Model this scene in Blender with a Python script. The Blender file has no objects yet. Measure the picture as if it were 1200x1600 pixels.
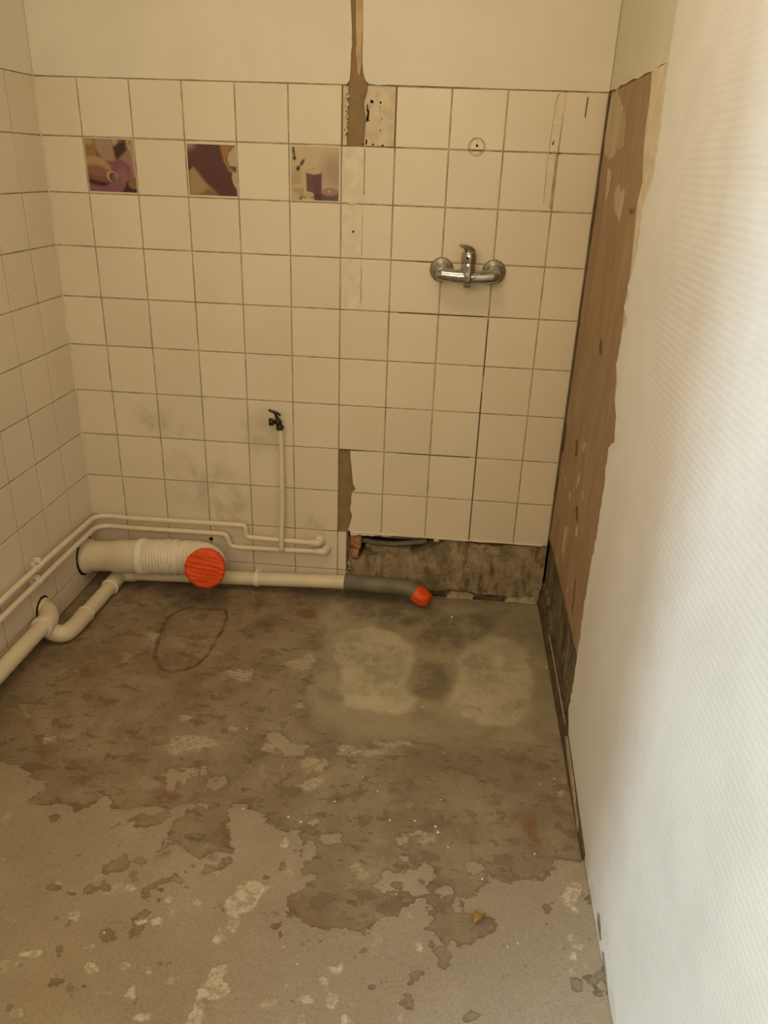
import bpy, bmesh, math, random
import numpy as np
from mathutils import Vector, Matrix, Euler

random.seed(7)
rs = np.random.RandomState(5)
SC = bpy.context.scene
COL = SC.collection

# ---------------------------------------------------------------- camera
cam_d = bpy.data.cameras.new('camera')
cam = bpy.data.objects.new('camera', cam_d)
COL.objects.link(cam)
cam_d.sensor_fit = 'VERTICAL'
cam_d.sensor_height = 24.0
cam_d.lens = 1193.12 / 1600 * 24.0
cam_d.clip_start = 0.02
ROT = (Matrix.Rotation(0.0776, 4, 'Z') @ Matrix.Rotation(1.1455, 4, 'X') @ Matrix.Rotation(0.0370, 4, 'Z'))
cam.matrix_world = Matrix.Translation((1.2126, -2.3484, 1.3827)) @ ROT
SC.camera = cam

# ---------------------------------------------------------------- world, lamps, exposure
SC.view_settings.view_transform = 'Standard'
SC.view_settings.look = 'None'
SC.view_settings.exposure = 0.0
SC.view_settings.gamma = 1.0
SC.view_settings.use_curve_mapping = False
world = bpy.data.worlds.new('world')
SC.world = world
world.use_nodes = True
world.node_tree.nodes['Background'].inputs[0].default_value = (1.0, 0.82, 0.56, 1)
world.node_tree.nodes['Background'].inputs[1].default_value = 0.22


def area(name, loc, target, sx, sy, power, color):
    d = bpy.data.lights.new(name, 'AREA')
    d.shape = 'RECTANGLE'
    d.size, d.size_y = sx, sy
    d.energy = power
    d.color = color
    o = bpy.data.objects.new(name, d)
    COL.objects.link(o)
    o.location = loc
    o.rotation_euler = (Vector(target) - Vector(loc)).to_track_quat('-Z', 'Y').to_euler()
    return o


# warm hallway light falling in through the doorway behind the camera
area('hallway_light', (0.72, -3.25, 2.0), (0.85, -0.2, 0.8), 1.6, 1.2, 31, (1.0, 0.785, 0.49))
# unseen overhead fill, added to lift the left wall and the floor
area('overhead_fill', (0.90, -1.10, 2.44), (0.90, -1.05, 0.0), 0.6, 0.6, 7.3, (1.0, 0.78, 0.49))
# daylight from a hallway window, reaching the right wall past the door jamb
area('window_daylight', (-1.20, -3.365, 1.55), (1.55, -1.3, 1.0), 0.22, 1.5, 58, (0.60, 0.85, 1.0))
# broad weaker fill, added to brighten the right wall beyond the daylight edge
area('right_wall_fill', (-0.98, -3.58, 1.55), (1.55, -0.9, 1.0), 0.50, 1.5, 23, (0.84, 0.92, 0.97))
area('window_sunglow', (-1.22, -2.84, 1.4), (1.55, -1.7, 0.9), 0.14, 1.2, 5, (1.0, 0.93, 0.76))

# ---------------------------------------------------------------- marks measured in metres: floor (x, y), right wall (y, z)
SKIM = [[(-.197,-1.034),(.222,-.968),(.267,-1.006),(.332,-1.009),(.337,-1.05),(.279,-1.087),(.34,-1.085),(.374,-1.075),(.428,-1.098),(.462,-1.084),(.456,-1.034),(.456,-1.024),(.474,-1.022),(.494,-1.04),(.493,-1.074),(.53,-1.081),(.577,-1.063),(.611,-1.051),(.674,-1.047),(.683,-1.075),(.678,-1.1),(.656,-1.118),(.669,-1.147),(.69,-1.134),(.722,-1.17),(.744,-1.181),(.788,-1.159),(.806,-1.146),(.802,-1.107),(.782,-1.087),(.769,-1.045),(.803,-1.027),(.838,-1.046),(.905,-1.076),(.945,-1.089),(.948,-1.125),(.96,-1.167),(.975,-1.206),(1.014,-1.193),(.992,-1.22),(.967,-1.27),(.993,-1.296),(1.036,-1.32),(1.094,-1.323),(1.148,-1.292),(1.185,-1.273),(1.211,-1.24),(1.201,-1.222),(1.155,-1.224),(1.14,-1.21),(1.151,-1.188),(1.219,-1.169),(1.238,-1.145),(1.257,-1.151),(1.257,-1.172),(1.242,-1.221),(1.247,-1.266),(1.261,-1.279),(1.245,-1.295),(1.264,-1.3),(1.302,-1.302),(1.309,-1.329),(1.334,-1.319),(1.366,-1.288),(1.392,-1.278),(1.367,-1.259),(1.328,-1.256),(1.321,-1.235),(1.317,-1.212),(1.342,-1.197),(1.362,-1.183),(1.366,-1.151),(1.397,-1.152),(1.424,-1.16),(1.466,-1.147),(1.492,-1.156),(1.526,-1.097),(1.59,-1.09),(1.589,-1.444),(1.563,-1.643),(.333,-1.777)],[(.57,-.956),(.594,-.931),(.638,-.933),(.655,-.953),(.646,-.975),(.628,-.985),(.618,-1.0),(.593,-.989)],[(.706,-.961),(.736,-.935),(.747,-.948),(.724,-.986),(.704,-.982)],[(.663,-.911),(.69,-.892),(.703,-.917),(.68,-.931)],[(.718,-1.045),(.716,-1.053),(.712,-1.059),(.704,-1.061),(.696,-1.064),(.689,-1.057),(.681,-1.05),(.677,-1.04),(.687,-1.035),(.695,-1.031),(.704,-1.033),(.714,-1.037)],[(.855,-.819),(.919,-.803),(.923,-.823),(.895,-.85),(.869,-.857)],[(.793,-.77),(.837,-.764),(.867,-.793),(.848,-.812),(.809,-.793)],[(.995,-1.045),(1.001,-1.052),(.99,-1.054),(.983,-1.056),(.974,-1.06),(.965,-1.057),(.97,-1.049),(.967,-1.043),(.971,-1.037),(.98,-1.037),(.99,-1.034),(.992,-1.041)],[(1.147,-1.156),(1.148,-1.165),(1.138,-1.167),(1.132,-1.172),(1.124,-1.171),(1.121,-1.164),(1.112,-1.16),(1.119,-1.154),(1.117,-1.141),(1.129,-1.14),(1.136,-1.146),(1.144,-1.148)],[(1.199,-1.134),(1.198,-1.138),(1.196,-1.144),(1.189,-1.143),(1.185,-1.142),(1.176,-1.143),(1.177,-1.137),(1.179,-1.132),(1.183,-1.129),(1.188,-1.124),(1.195,-1.126),(1.198,-1.13)],[(1.159,-1.176),(1.158,-1.179),(1.155,-1.182),(1.151,-1.184),(1.147,-1.182),(1.143,-1.181),(1.14,-1.178),(1.144,-1.175),(1.146,-1.172),(1.15,-1.17),(1.154,-1.171),(1.157,-1.173)],[(1.324,-1.128),(1.343,-1.117),(1.361,-1.132),(1.356,-1.155),(1.338,-1.162),(1.326,-1.147)],[(1.314,-1.234),(1.314,-1.239),(1.31,-1.241),(1.308,-1.247),(1.304,-1.247),(1.301,-1.242),(1.302,-1.236),(1.303,-1.231),(1.304,-1.224),(1.308,-1.222),(1.311,-1.225),(1.314,-1.229)],[(1.017,-1.093),(1.04,-1.09),(1.045,-1.107),(1.029,-1.109)],[(1.16,-1.075),(1.217,-1.058),(1.199,-1.082),(1.192,-1.113),(1.173,-1.109)],[(.996,-1.142),(.995,-1.148),(.991,-1.153),(.987,-1.158),(.981,-1.155),(.975,-1.152),(.971,-1.145),(.971,-1.137),(.975,-1.131),(.982,-1.129),(.988,-1.131),(.991,-1.138)],[(1.039,-1.096),(1.044,-1.101),(1.036,-1.104),(1.028,-1.107),(1.018,-1.109),(1.011,-1.105),(1.006,-1.1),(1.009,-1.094),(1.016,-1.089),(1.025,-1.087),(1.035,-1.087),(1.044,-1.089)],[(1.279,-1.196),(1.301,-1.188),(1.297,-1.207),(1.261,-1.211)]]
CHIP = [[(.539,-1.227),(.586,-1.193),(.608,-1.229),(.574,-1.242),(.571,-1.266),(.553,-1.252)],[(.511,-1.305),(.532,-1.292),(.548,-1.277),(.564,-1.288),(.545,-1.3),(.522,-1.318)],[(.664,-1.281),(.665,-1.26),(.683,-1.237),(.714,-1.23),(.739,-1.235),(.743,-1.261),(.721,-1.264),(.706,-1.26),(.693,-1.262),(.67,-1.275)],[(.641,-1.186),(.652,-1.15),(.672,-1.153),(.671,-1.177),(.659,-1.195)],[(.655,-1.119),(.668,-1.099),(.688,-1.084),(.681,-1.046),(.758,-1.03),(.779,-1.085),(.8,-1.107),(.808,-1.154),(.782,-1.163),(.75,-1.184),(.722,-1.171),(.703,-1.173),(.694,-1.145)],[(.751,-1.217),(.784,-1.202),(.813,-1.188),(.814,-1.21),(.789,-1.218),(.77,-1.231)],[(.616,-1.206),(.63,-1.193),(.672,-1.205),(.648,-1.216),(.62,-1.217)],[(.542,-1.096),(.563,-1.074),(.631,-1.079),(.625,-1.105),(.6,-1.117),(.574,-1.102)],[(.558,-1.489),(.567,-1.476),(.588,-1.481),(.571,-1.495)],[(.371,-1.111),(.389,-1.115),(.393,-1.134)],[(.493,-1.292),(.493,-1.296),(.49,-1.299),(.486,-1.301),(.481,-1.3),(.475,-1.299),(.472,-1.294),(.474,-1.291),(.476,-1.289),(.479,-1.287),(.484,-1.285),(.488,-1.289)],[(.438,-1.153),(.434,-1.156),(.437,-1.161),(.431,-1.16),(.426,-1.164),(.423,-1.158),(.414,-1.156),(.416,-1.15),(.42,-1.147),(.423,-1.145),(.429,-1.148),(.435,-1.147)],[(.583,-1.278),(.583,-1.28),(.581,-1.281),(.58,-1.283),(.577,-1.283),(.575,-1.281),(.572,-1.279),(.572,-1.276),(.573,-1.274),(.577,-1.275),(.579,-1.275),(.582,-1.276)],[(.696,-1.267),(.695,-1.27),(.695,-1.273),(.693,-1.275),(.69,-1.274),(.687,-1.271),(.685,-1.269),(.686,-1.266),(.687,-1.264),(.689,-1.263),(.691,-1.264),(.694,-1.264)],[(.682,-1.292),(.682,-1.294),(.681,-1.297),(.678,-1.297),(.675,-1.297),(.673,-1.295),(.672,-1.293),(.672,-1.291),(.673,-1.29),(.675,-1.288),(.677,-1.29),(.68,-1.29)],[(.703,-1.3),(.703,-1.302),(.702,-1.305),(.698,-1.304),(.696,-1.305),(.693,-1.304),(.693,-1.301),(.692,-1.299),(.694,-1.298),(.696,-1.297),(.698,-1.297),(.7,-1.299)],[(.671,-1.344),(.682,-1.329),(.685,-1.347),(.683,-1.376)],[(.633,-1.388),(.631,-1.392),(.635,-1.399),(.63,-1.398),(.627,-1.399),(.623,-1.395),(.622,-1.39),(.62,-1.385),(.62,-1.382),(.624,-1.382),(.626,-1.384),(.63,-1.383)],[(.562,-1.433),(.563,-1.438),(.563,-1.442),(.559,-1.443),(.555,-1.441),(.552,-1.437),(.55,-1.434),(.549,-1.431),(.547,-1.425),(.55,-1.424),(.554,-1.429),(.558,-1.428)],[(.643,-1.483),(.641,-1.485),(.638,-1.487),(.634,-1.489),(.628,-1.49),(.626,-1.487),(.622,-1.486),(.623,-1.483),(.624,-1.48),(.63,-1.48),(.635,-1.48),(.64,-1.481)],[(.915,-1.186),(.931,-1.17),(.948,-1.188),(.94,-1.194),(.923,-1.202)],[(1.193,-1.202),(1.189,-1.207),(1.185,-1.209),(1.181,-1.212),(1.177,-1.209),(1.174,-1.207),(1.171,-1.205),(1.167,-1.2),(1.174,-1.198),(1.179,-1.198),(1.184,-1.197),(1.189,-1.199)],[(1.234,-1.185),(1.234,-1.188),(1.231,-1.19),(1.228,-1.193),(1.225,-1.19),(1.222,-1.19),(1.221,-1.186),(1.222,-1.183),(1.224,-1.18),(1.227,-1.177),(1.23,-1.181),(1.232,-1.182)],[(1.192,-1.361),(1.19,-1.365),(1.188,-1.369),(1.182,-1.369),(1.177,-1.368),(1.174,-1.366),(1.172,-1.364),(1.172,-1.36),(1.174,-1.355),(1.181,-1.355),(1.185,-1.357),(1.191,-1.357)],[(1.282,-1.354),(1.294,-1.348),(1.287,-1.367),(1.278,-1.365)],[(1.282,-1.341),(1.283,-1.344),(1.28,-1.345),(1.278,-1.347),(1.275,-1.346),(1.274,-1.344),(1.274,-1.342),(1.273,-1.34),(1.276,-1.339),(1.278,-1.338),(1.28,-1.338),(1.282,-1.339)],[(1.259,-1.331),(1.258,-1.334),(1.257,-1.336),(1.255,-1.339),(1.254,-1.335),(1.253,-1.334),(1.251,-1.332),(1.251,-1.328),(1.254,-1.327),(1.255,-1.325),(1.257,-1.326),(1.257,-1.328)],[(1.296,-1.317),(1.293,-1.319),(1.292,-1.321),(1.29,-1.323),(1.287,-1.322),(1.285,-1.32),(1.286,-1.318),(1.284,-1.316),(1.287,-1.314),(1.29,-1.312),(1.292,-1.313),(1.293,-1.316)],[(1.223,-1.395),(1.235,-1.39),(1.235,-1.402),(1.226,-1.407)],[(1.215,-1.449),(1.222,-1.436),(1.227,-1.463),(1.22,-1.468)],[(1.342,-1.461),(1.339,-1.464),(1.337,-1.467),(1.332,-1.469),(1.328,-1.468),(1.324,-1.466),(1.323,-1.463),(1.323,-1.46),(1.327,-1.458),(1.332,-1.456),(1.338,-1.456),(1.338,-1.459)],[(1.534,-1.38),(1.537,-1.386),(1.532,-1.39),(1.527,-1.392),(1.524,-1.389),(1.522,-1.386),(1.519,-1.382),(1.523,-1.377),(1.526,-1.373),(1.53,-1.371),(1.533,-1.373),(1.537,-1.374)],[(1.572,-1.363),(1.569,-1.369),(1.566,-1.374),(1.561,-1.376),(1.557,-1.374),(1.555,-1.37),(1.554,-1.365),(1.554,-1.358),(1.56,-1.354),(1.565,-1.352),(1.569,-1.353),(1.573,-1.356)],[(1.579,-1.387),(1.574,-1.391),(1.571,-1.394),(1.567,-1.397),(1.564,-1.395),(1.561,-1.393),(1.562,-1.389),(1.563,-1.385),(1.566,-1.382),(1.57,-1.381),(1.572,-1.383),(1.575,-1.384)],[(1.162,-1.427),(1.162,-1.43),(1.159,-1.431),(1.156,-1.433),(1.154,-1.431),(1.15,-1.431),(1.149,-1.428),(1.15,-1.426),(1.152,-1.423),(1.155,-1.421),(1.158,-1.423),(1.16,-1.425)],[(1.5,-1.212),(1.498,-1.217),(1.494,-1.219),(1.49,-1.222),(1.487,-1.22),(1.482,-1.219),(1.482,-1.214),(1.486,-1.21),(1.488,-1.207),(1.492,-1.203),(1.495,-1.205),(1.497,-1.208)],[(.946,-1.177),(.969,-1.196),(.985,-1.211),(.967,-1.213)],[(.914,-1.223),(.915,-1.23),(.912,-1.235),(.906,-1.234),(.899,-1.238),(.898,-1.229),(.894,-1.226),(.893,-1.221),(.897,-1.217),(.901,-1.213),(.906,-1.215),(.912,-1.218)],[(.947,-1.326),(.97,-1.332),(.971,-1.36),(.954,-1.357)]]
WHITE = [[(.85,-1.238),(.865,-1.228),(.893,-1.227),(.899,-1.237),(.899,-1.288),(.874,-1.311),(.878,-1.343),(.868,-1.354),(.848,-1.342),(.843,-1.309),(.836,-1.286)],[(.864,-1.412),(.878,-1.419),(.878,-1.448),(.902,-1.461),(.89,-1.474),(.873,-1.484),(.856,-1.494),(.863,-1.527),(.862,-1.549),(.84,-1.551),(.835,-1.523),(.84,-1.492),(.833,-1.469),(.85,-1.447),(.851,-1.426)],[(.727,-1.342),(.725,-1.349),(.725,-1.356),(.716,-1.354),(.709,-1.354),(.702,-1.352),(.699,-1.346),(.698,-1.34),(.704,-1.337),(.706,-1.328),(.715,-1.332),(.722,-1.336)],[(.646,-1.273),(.644,-1.278),(.641,-1.282),(.635,-1.283),(.628,-1.284),(.622,-1.281),(.62,-1.276),(.617,-1.272),(.622,-1.268),(.628,-1.267),(.634,-1.27),(.643,-1.268)],[(.564,-1.35),(.559,-1.356),(.558,-1.361),(.555,-1.365),(.548,-1.363),(.542,-1.359),(.539,-1.353),(.531,-1.345),(.54,-1.344),(.542,-1.338),(.549,-1.34),(.555,-1.346)],[(.517,-1.435),(.516,-1.439),(.508,-1.441),(.501,-1.443),(.493,-1.443),(.484,-1.442),(.481,-1.439),(.481,-1.436),(.486,-1.433),(.495,-1.432),(.503,-1.431),(.515,-1.431)],[(.638,-1.449),(.639,-1.455),(.633,-1.457),(.631,-1.463),(.623,-1.46),(.617,-1.457),(.613,-1.452),(.613,-1.447),(.613,-1.441),(.62,-1.44),(.627,-1.441),(.631,-1.446)],[(.724,-1.489),(.728,-1.494),(.727,-1.5),(.719,-1.496),(.715,-1.495),(.707,-1.497),(.706,-1.491),(.707,-1.487),(.706,-1.481),(.713,-1.481),(.719,-1.478),(.722,-1.486)],[(.43,-1.373),(.432,-1.376),(.429,-1.378),(.427,-1.381),(.422,-1.378),(.418,-1.377),(.415,-1.375),(.416,-1.373),(.415,-1.37),(.42,-1.37),(.424,-1.371),(.431,-1.369)],[(.742,-1.319),(.743,-1.324),(.742,-1.328),(.74,-1.33),(.736,-1.329),(.731,-1.326),(.731,-1.32),(.729,-1.316),(.73,-1.312),(.734,-1.313),(.736,-1.314),(.739,-1.316)],[(.789,-1.293),(.788,-1.298),(.787,-1.302),(.783,-1.303),(.78,-1.302),(.776,-1.299),(.772,-1.295),(.774,-1.29),(.775,-1.287),(.777,-1.285),(.781,-1.285),(.784,-1.29)],[(.722,-1.292),(.722,-1.295),(.721,-1.296),(.719,-1.297),(.716,-1.296),(.714,-1.295),(.713,-1.293),(.713,-1.291),(.713,-1.289),(.715,-1.287),(.718,-1.288),(.719,-1.29)],[(.611,-1.411),(.61,-1.414),(.606,-1.415),(.603,-1.417),(.599,-1.417),(.594,-1.416),(.592,-1.413),(.593,-1.411),(.595,-1.408),(.599,-1.407),(.604,-1.407),(.608,-1.408)],[(.692,-1.44),(.693,-1.442),(.689,-1.444),(.685,-1.445),(.682,-1.444),(.675,-1.445),(.678,-1.442),(.677,-1.44),(.677,-1.438),(.682,-1.437),(.687,-1.437),(.692,-1.438)],[(.743,-1.444),(.744,-1.448),(.741,-1.45),(.739,-1.452),(.735,-1.452),(.73,-1.451),(.729,-1.446),(.732,-1.444),(.731,-1.44),(.735,-1.441),(.737,-1.438),(.74,-1.442)],[(.684,-1.494),(.684,-1.495),(.684,-1.498),(.68,-1.498),(.677,-1.497),(.674,-1.497),(.671,-1.495),(.672,-1.493),(.672,-1.491),(.677,-1.491),(.681,-1.49),(.685,-1.491)],[(.774,-1.524),(.778,-1.528),(.769,-1.531),(.759,-1.534),(.75,-1.532),(.739,-1.532),(.734,-1.528),(.742,-1.525),(.742,-1.52),(.754,-1.519),(.764,-1.518),(.776,-1.519)],[(.54,-1.539),(.54,-1.542),(.54,-1.546),(.535,-1.548),(.531,-1.551),(.527,-1.551),(.523,-1.551),(.523,-1.547),(.523,-1.544),(.527,-1.54),(.532,-1.539),(.537,-1.538)],[(.857,-1.359),(.858,-1.363),(.86,-1.368),(.853,-1.37),(.85,-1.375),(.843,-1.377),(.841,-1.372),(.837,-1.369),(.84,-1.364),(.845,-1.36),(.849,-1.353),(.853,-1.359)],[(.688,-1.343),(.69,-1.345),(.691,-1.349),(.687,-1.352),(.684,-1.356),(.68,-1.355),(.678,-1.352),(.674,-1.351),(.677,-1.347),(.679,-1.344),(.682,-1.339),(.686,-1.342)],[(.884,-1.228),(.904,-1.236),(.922,-1.234),(.903,-1.252),(.891,-1.256)],[(.926,-1.107),(.93,-1.108),(.93,-1.116),(.928,-1.123),(.926,-1.129),(.922,-1.131),(.918,-1.132),(.916,-1.129),(.916,-1.122),(.916,-1.116),(.918,-1.109),(.922,-1.104)],[(1.047,-1.464),(1.041,-1.469),(1.041,-1.475),(1.035,-1.479),(1.03,-1.472),(1.025,-1.471),(1.019,-1.467),(1.022,-1.461),(1.023,-1.455),(1.03,-1.455),(1.037,-1.454),(1.041,-1.459)],[(1.053,-1.423),(1.061,-1.42),(1.075,-1.445),(1.086,-1.452),(1.087,-1.471),(1.075,-1.469),(1.068,-1.45)],[(1.095,-1.397),(1.094,-1.402),(1.089,-1.407),(1.081,-1.407),(1.073,-1.408),(1.069,-1.404),(1.063,-1.401),(1.068,-1.396),(1.073,-1.393),(1.079,-1.392),(1.087,-1.389),(1.093,-1.392)],[(1.116,-1.493),(1.12,-1.499),(1.113,-1.498),(1.11,-1.5),(1.105,-1.506),(1.101,-1.5),(1.102,-1.494),(1.1,-1.489),(1.103,-1.485),(1.107,-1.482),(1.113,-1.482),(1.117,-1.487)],[(1.041,-1.507),(1.04,-1.513),(1.039,-1.519),(1.037,-1.523),(1.032,-1.518),(1.029,-1.515),(1.026,-1.508),(1.027,-1.502),(1.026,-1.493),(1.031,-1.492),(1.035,-1.492),(1.039,-1.499)],[(1.24,-1.335),(1.242,-1.341),(1.24,-1.346),(1.237,-1.347),(1.234,-1.346),(1.231,-1.346),(1.229,-1.34),(1.226,-1.334),(1.228,-1.329),(1.231,-1.328),(1.234,-1.329),(1.238,-1.329)],[(1.518,-1.188),(1.539,-1.162),(1.554,-1.149),(1.571,-1.155),(1.563,-1.183),(1.55,-1.207),(1.562,-1.221),(1.556,-1.232),(1.539,-1.213),(1.528,-1.199)],[(1.545,-1.321),(1.543,-1.328),(1.537,-1.334),(1.531,-1.333),(1.525,-1.334),(1.522,-1.33),(1.521,-1.324),(1.524,-1.318),(1.529,-1.314),(1.534,-1.312),(1.542,-1.308),(1.542,-1.316)],[(1.529,-1.355),(1.528,-1.359),(1.527,-1.364),(1.524,-1.361),(1.522,-1.362),(1.519,-1.361),(1.52,-1.356),(1.522,-1.353),(1.523,-1.348),(1.526,-1.347),(1.527,-1.352),(1.529,-1.352)],[(1.556,-1.3),(1.555,-1.302),(1.55,-1.303),(1.546,-1.306),(1.541,-1.305),(1.538,-1.304),(1.54,-1.302),(1.537,-1.3),(1.542,-1.298),(1.547,-1.297),(1.553,-1.296),(1.554,-1.298)],[(1.54,-1.277),(1.538,-1.279),(1.537,-1.282),(1.534,-1.283),(1.532,-1.282),(1.53,-1.281),(1.53,-1.278),(1.531,-1.275),(1.533,-1.274),(1.536,-1.272),(1.537,-1.273),(1.54,-1.274)]]
PALE = [[(.559,-.842),(.567,-.817),(.59,-.808),(.642,-.807),(.672,-.822),(.694,-.839),(.64,-.856),(.612,-.871),(.587,-.886),(.558,-.871)],[(.782,-.457),(.816,-.435),(.844,-.404),(.871,-.434),(.854,-.479),(.839,-.504),(.811,-.482)],[(.613,-.529),(.651,-.511),(.697,-.517),(.701,-.554),(.68,-.576),(.655,-.555)],[(.909,-.867),(.93,-.846),(.964,-.849),(.98,-.87),(.971,-.893),(.933,-.905),(.914,-.89)],[(.918,-.95),(.951,-.918),(.978,-.908),(.977,-.93),(.945,-.968)],[(.83,-.826),(.831,-.832),(.831,-.842),(.818,-.842),(.807,-.843),(.799,-.837),(.788,-.831),(.798,-.824),(.801,-.817),(.811,-.814),(.822,-.813),(.83,-.818)],[(.584,-.74),(.581,-.747),(.58,-.755),(.572,-.753),(.566,-.752),(.56,-.75),(.557,-.743),(.556,-.737),(.56,-.733),(.564,-.731),(.57,-.731),(.577,-.733)],[(.722,-.768),(.721,-.774),(.717,-.778),(.712,-.781),(.706,-.778),(.703,-.774),(.692,-.772),(.695,-.766),(.699,-.761),(.705,-.758),(.711,-.764),(.718,-.764)],[(.87,-.652),(.871,-.655),(.867,-.659),(.86,-.66),(.852,-.661),(.849,-.658),(.838,-.656),(.841,-.65),(.853,-.649),(.857,-.646),(.867,-.643),(.872,-.647)],[(1.187,-.767),(1.206,-.771),(1.168,-.776),(1.147,-.781),(1.126,-.782),(1.105,-.782),(1.1,-.778),(1.085,-.773),(1.126,-.768),(1.146,-.764),(1.176,-.758),(1.184,-.763)],[(1.117,-.807),(1.119,-.814),(1.101,-.821),(1.076,-.824),(1.054,-.826),(1.041,-.823),(1.024,-.82),(1.027,-.812),(1.049,-.805),(1.073,-.801),(1.099,-.798),(1.122,-.799)],[(1.04,-.798),(1.029,-.804),(1.027,-.81),(1.016,-.81),(1.003,-.816),(.994,-.811),(.988,-.805),(.994,-.798),(1.003,-.794),(1.013,-.792),(1.023,-.792),(1.032,-.794)],[(1.254,-1.073),(1.25,-1.08),(1.247,-1.087),(1.24,-1.093),(1.231,-1.092),(1.227,-1.084),(1.221,-1.077),(1.229,-1.07),(1.227,-1.055),(1.239,-1.056),(1.246,-1.061),(1.254,-1.064)],[(1.12,-1.182),(1.116,-1.189),(1.113,-1.195),(1.106,-1.198),(1.099,-1.195),(1.095,-1.191),(1.092,-1.186),(1.094,-1.18),(1.095,-1.172),(1.102,-1.17),(1.109,-1.174),(1.118,-1.175)],[(.95,-1.198),(.956,-1.203),(.954,-1.209),(.945,-1.207),(.939,-1.207),(.935,-1.204),(.93,-1.2),(.934,-1.196),(.935,-1.191),(.941,-1.187),(.947,-1.191),(.951,-1.194)],[(1.095,-1.167),(1.093,-1.172),(1.089,-1.175),(1.085,-1.178),(1.081,-1.176),(1.079,-1.173),(1.077,-1.169),(1.079,-1.166),(1.079,-1.162),(1.083,-1.16),(1.088,-1.159),(1.092,-1.163)],[(1.038,-.808),(1.03,-.816),(1.029,-.827),(1.018,-.828),(1.008,-.831),(.998,-.824),(.994,-.814),(.999,-.804),(1.003,-.795),(1.013,-.788),(1.023,-.794),(1.027,-.803)],[(1.157,-1.282),(1.16,-1.285),(1.157,-1.287),(1.154,-1.287),(1.151,-1.288),(1.15,-1.285),(1.146,-1.284),(1.147,-1.28),(1.15,-1.279),(1.153,-1.276),(1.156,-1.278),(1.16,-1.279)],[(.357,-.371),(.356,-.381),(.349,-.384),(.349,-.397),(.339,-.392),(.331,-.385),(.326,-.376),(.325,-.366),(.324,-.355),(.333,-.355),(.341,-.359),(.351,-.359)],[(1.577,-.842),(1.575,-.849),(1.572,-.854),(1.568,-.858),(1.565,-.856),(1.563,-.851),(1.565,-.843),(1.566,-.837),(1.568,-.83),(1.572,-.829),(1.575,-.83),(1.575,-.837)],[(1.567,-.888),(1.566,-.894),(1.564,-.899),(1.56,-.9),(1.557,-.898),(1.554,-.896),(1.553,-.89),(1.557,-.885),(1.56,-.881),(1.563,-.88),(1.567,-.877),(1.57,-.881)],[(1.086,-1.217),(1.085,-1.219),(1.085,-1.223),(1.08,-1.221),(1.077,-1.222),(1.073,-1.221),(1.073,-1.218),(1.075,-1.216),(1.077,-1.215),(1.079,-1.214),(1.082,-1.213),(1.085,-1.215)],[(.262,-.88),(.256,-.885),(.254,-.894),(.247,-.893),(.24,-.885),(.235,-.875),(.234,-.865),(.235,-.856),(.239,-.849),(.246,-.858),(.252,-.86),(.257,-.868)],[(.98,-1.48),(.98,-1.483),(.976,-1.486),(.972,-1.488),(.966,-1.487),(.96,-1.486),(.959,-1.482),(.96,-1.478),(.961,-1.474),(.969,-1.476),(.973,-1.476),(.98,-1.475)],[(.663,-.933),(.663,-.939),(.662,-.946),(.653,-.945),(.646,-.942),(.64,-.941),(.631,-.937),(.637,-.932),(.639,-.926),(.645,-.922),(.653,-.926),(.66,-.928)]]
SLAB = [[(.844,-.131),(.867,-.064),(.953,-.029),(1.269,-.047),(1.61,.013),(1.609,-.357),(1.603,-.679),(1.449,-.737),(1.314,-.743),(1.042,-.753),(.916,-.719),(.879,-.613),(.894,-.49)]]
TRAY = [[(.916,-.316),(.949,-.255),(1.019,-.226),(1.106,-.252),(1.162,-.317),(1.176,-.384),(1.158,-.485),(1.167,-.559),(1.195,-.57),(1.179,-.615),(1.146,-.648),(1.083,-.648),(.992,-.635),(.968,-.572),(.956,-.449),(.926,-.42)],[(1.304,-.383),(1.334,-.274),(1.397,-.217),(1.469,-.229),(1.516,-.284),(1.527,-.401),(1.513,-.527),(1.492,-.615),(1.454,-.66),(1.384,-.669),(1.314,-.639),(1.269,-.589),(1.295,-.512),(1.31,-.448)]]
DAMP = [[(.916,-.012),(1.133,-.024),(1.225,-.075),(1.25,-.173),(1.144,-.2),(1.034,-.165),(.973,-.194),(.923,-.14)],[(1.206,-.16),(1.27,-.11),(1.467,-.06),(1.419,-.187),(1.354,-.289),(1.274,-.336),(1.192,-.313),(1.168,-.243)],[(1.186,-.383),(1.275,-.404),(1.286,-.513),(1.26,-.59),(1.196,-.585),(1.165,-.53),(1.17,-.451)],[(1.268,-.142),(1.257,-.138),(1.253,-.14),(1.245,-.14),(1.241,-.127),(1.233,-.119),(1.227,-.106),(1.237,-.109),(1.243,-.108),(1.252,-.112),(1.26,-.122),(1.265,-.132)],[(.709,-.011),(.949,-.002),(1.269,-.047),(.96,-.093),(.73,-.062)],[(.264,-.11),(.527,-.071),(.528,-.157),(.413,-.216),(.315,-.189)],[(.371,-.339),(.385,-.373),(.382,-.394),(.371,-.4),(.354,-.379),(.342,-.366),(.333,-.345),(.33,-.326),(.327,-.306),(.332,-.294),(.344,-.302),(.356,-.319)],[(.118,-.065),(.672,-.003),(.656,-.038),(.143,-.097)],[(.612,-.305),(.638,-.243),(.696,-.215),(.693,-.293),(.641,-.337)]]
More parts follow.
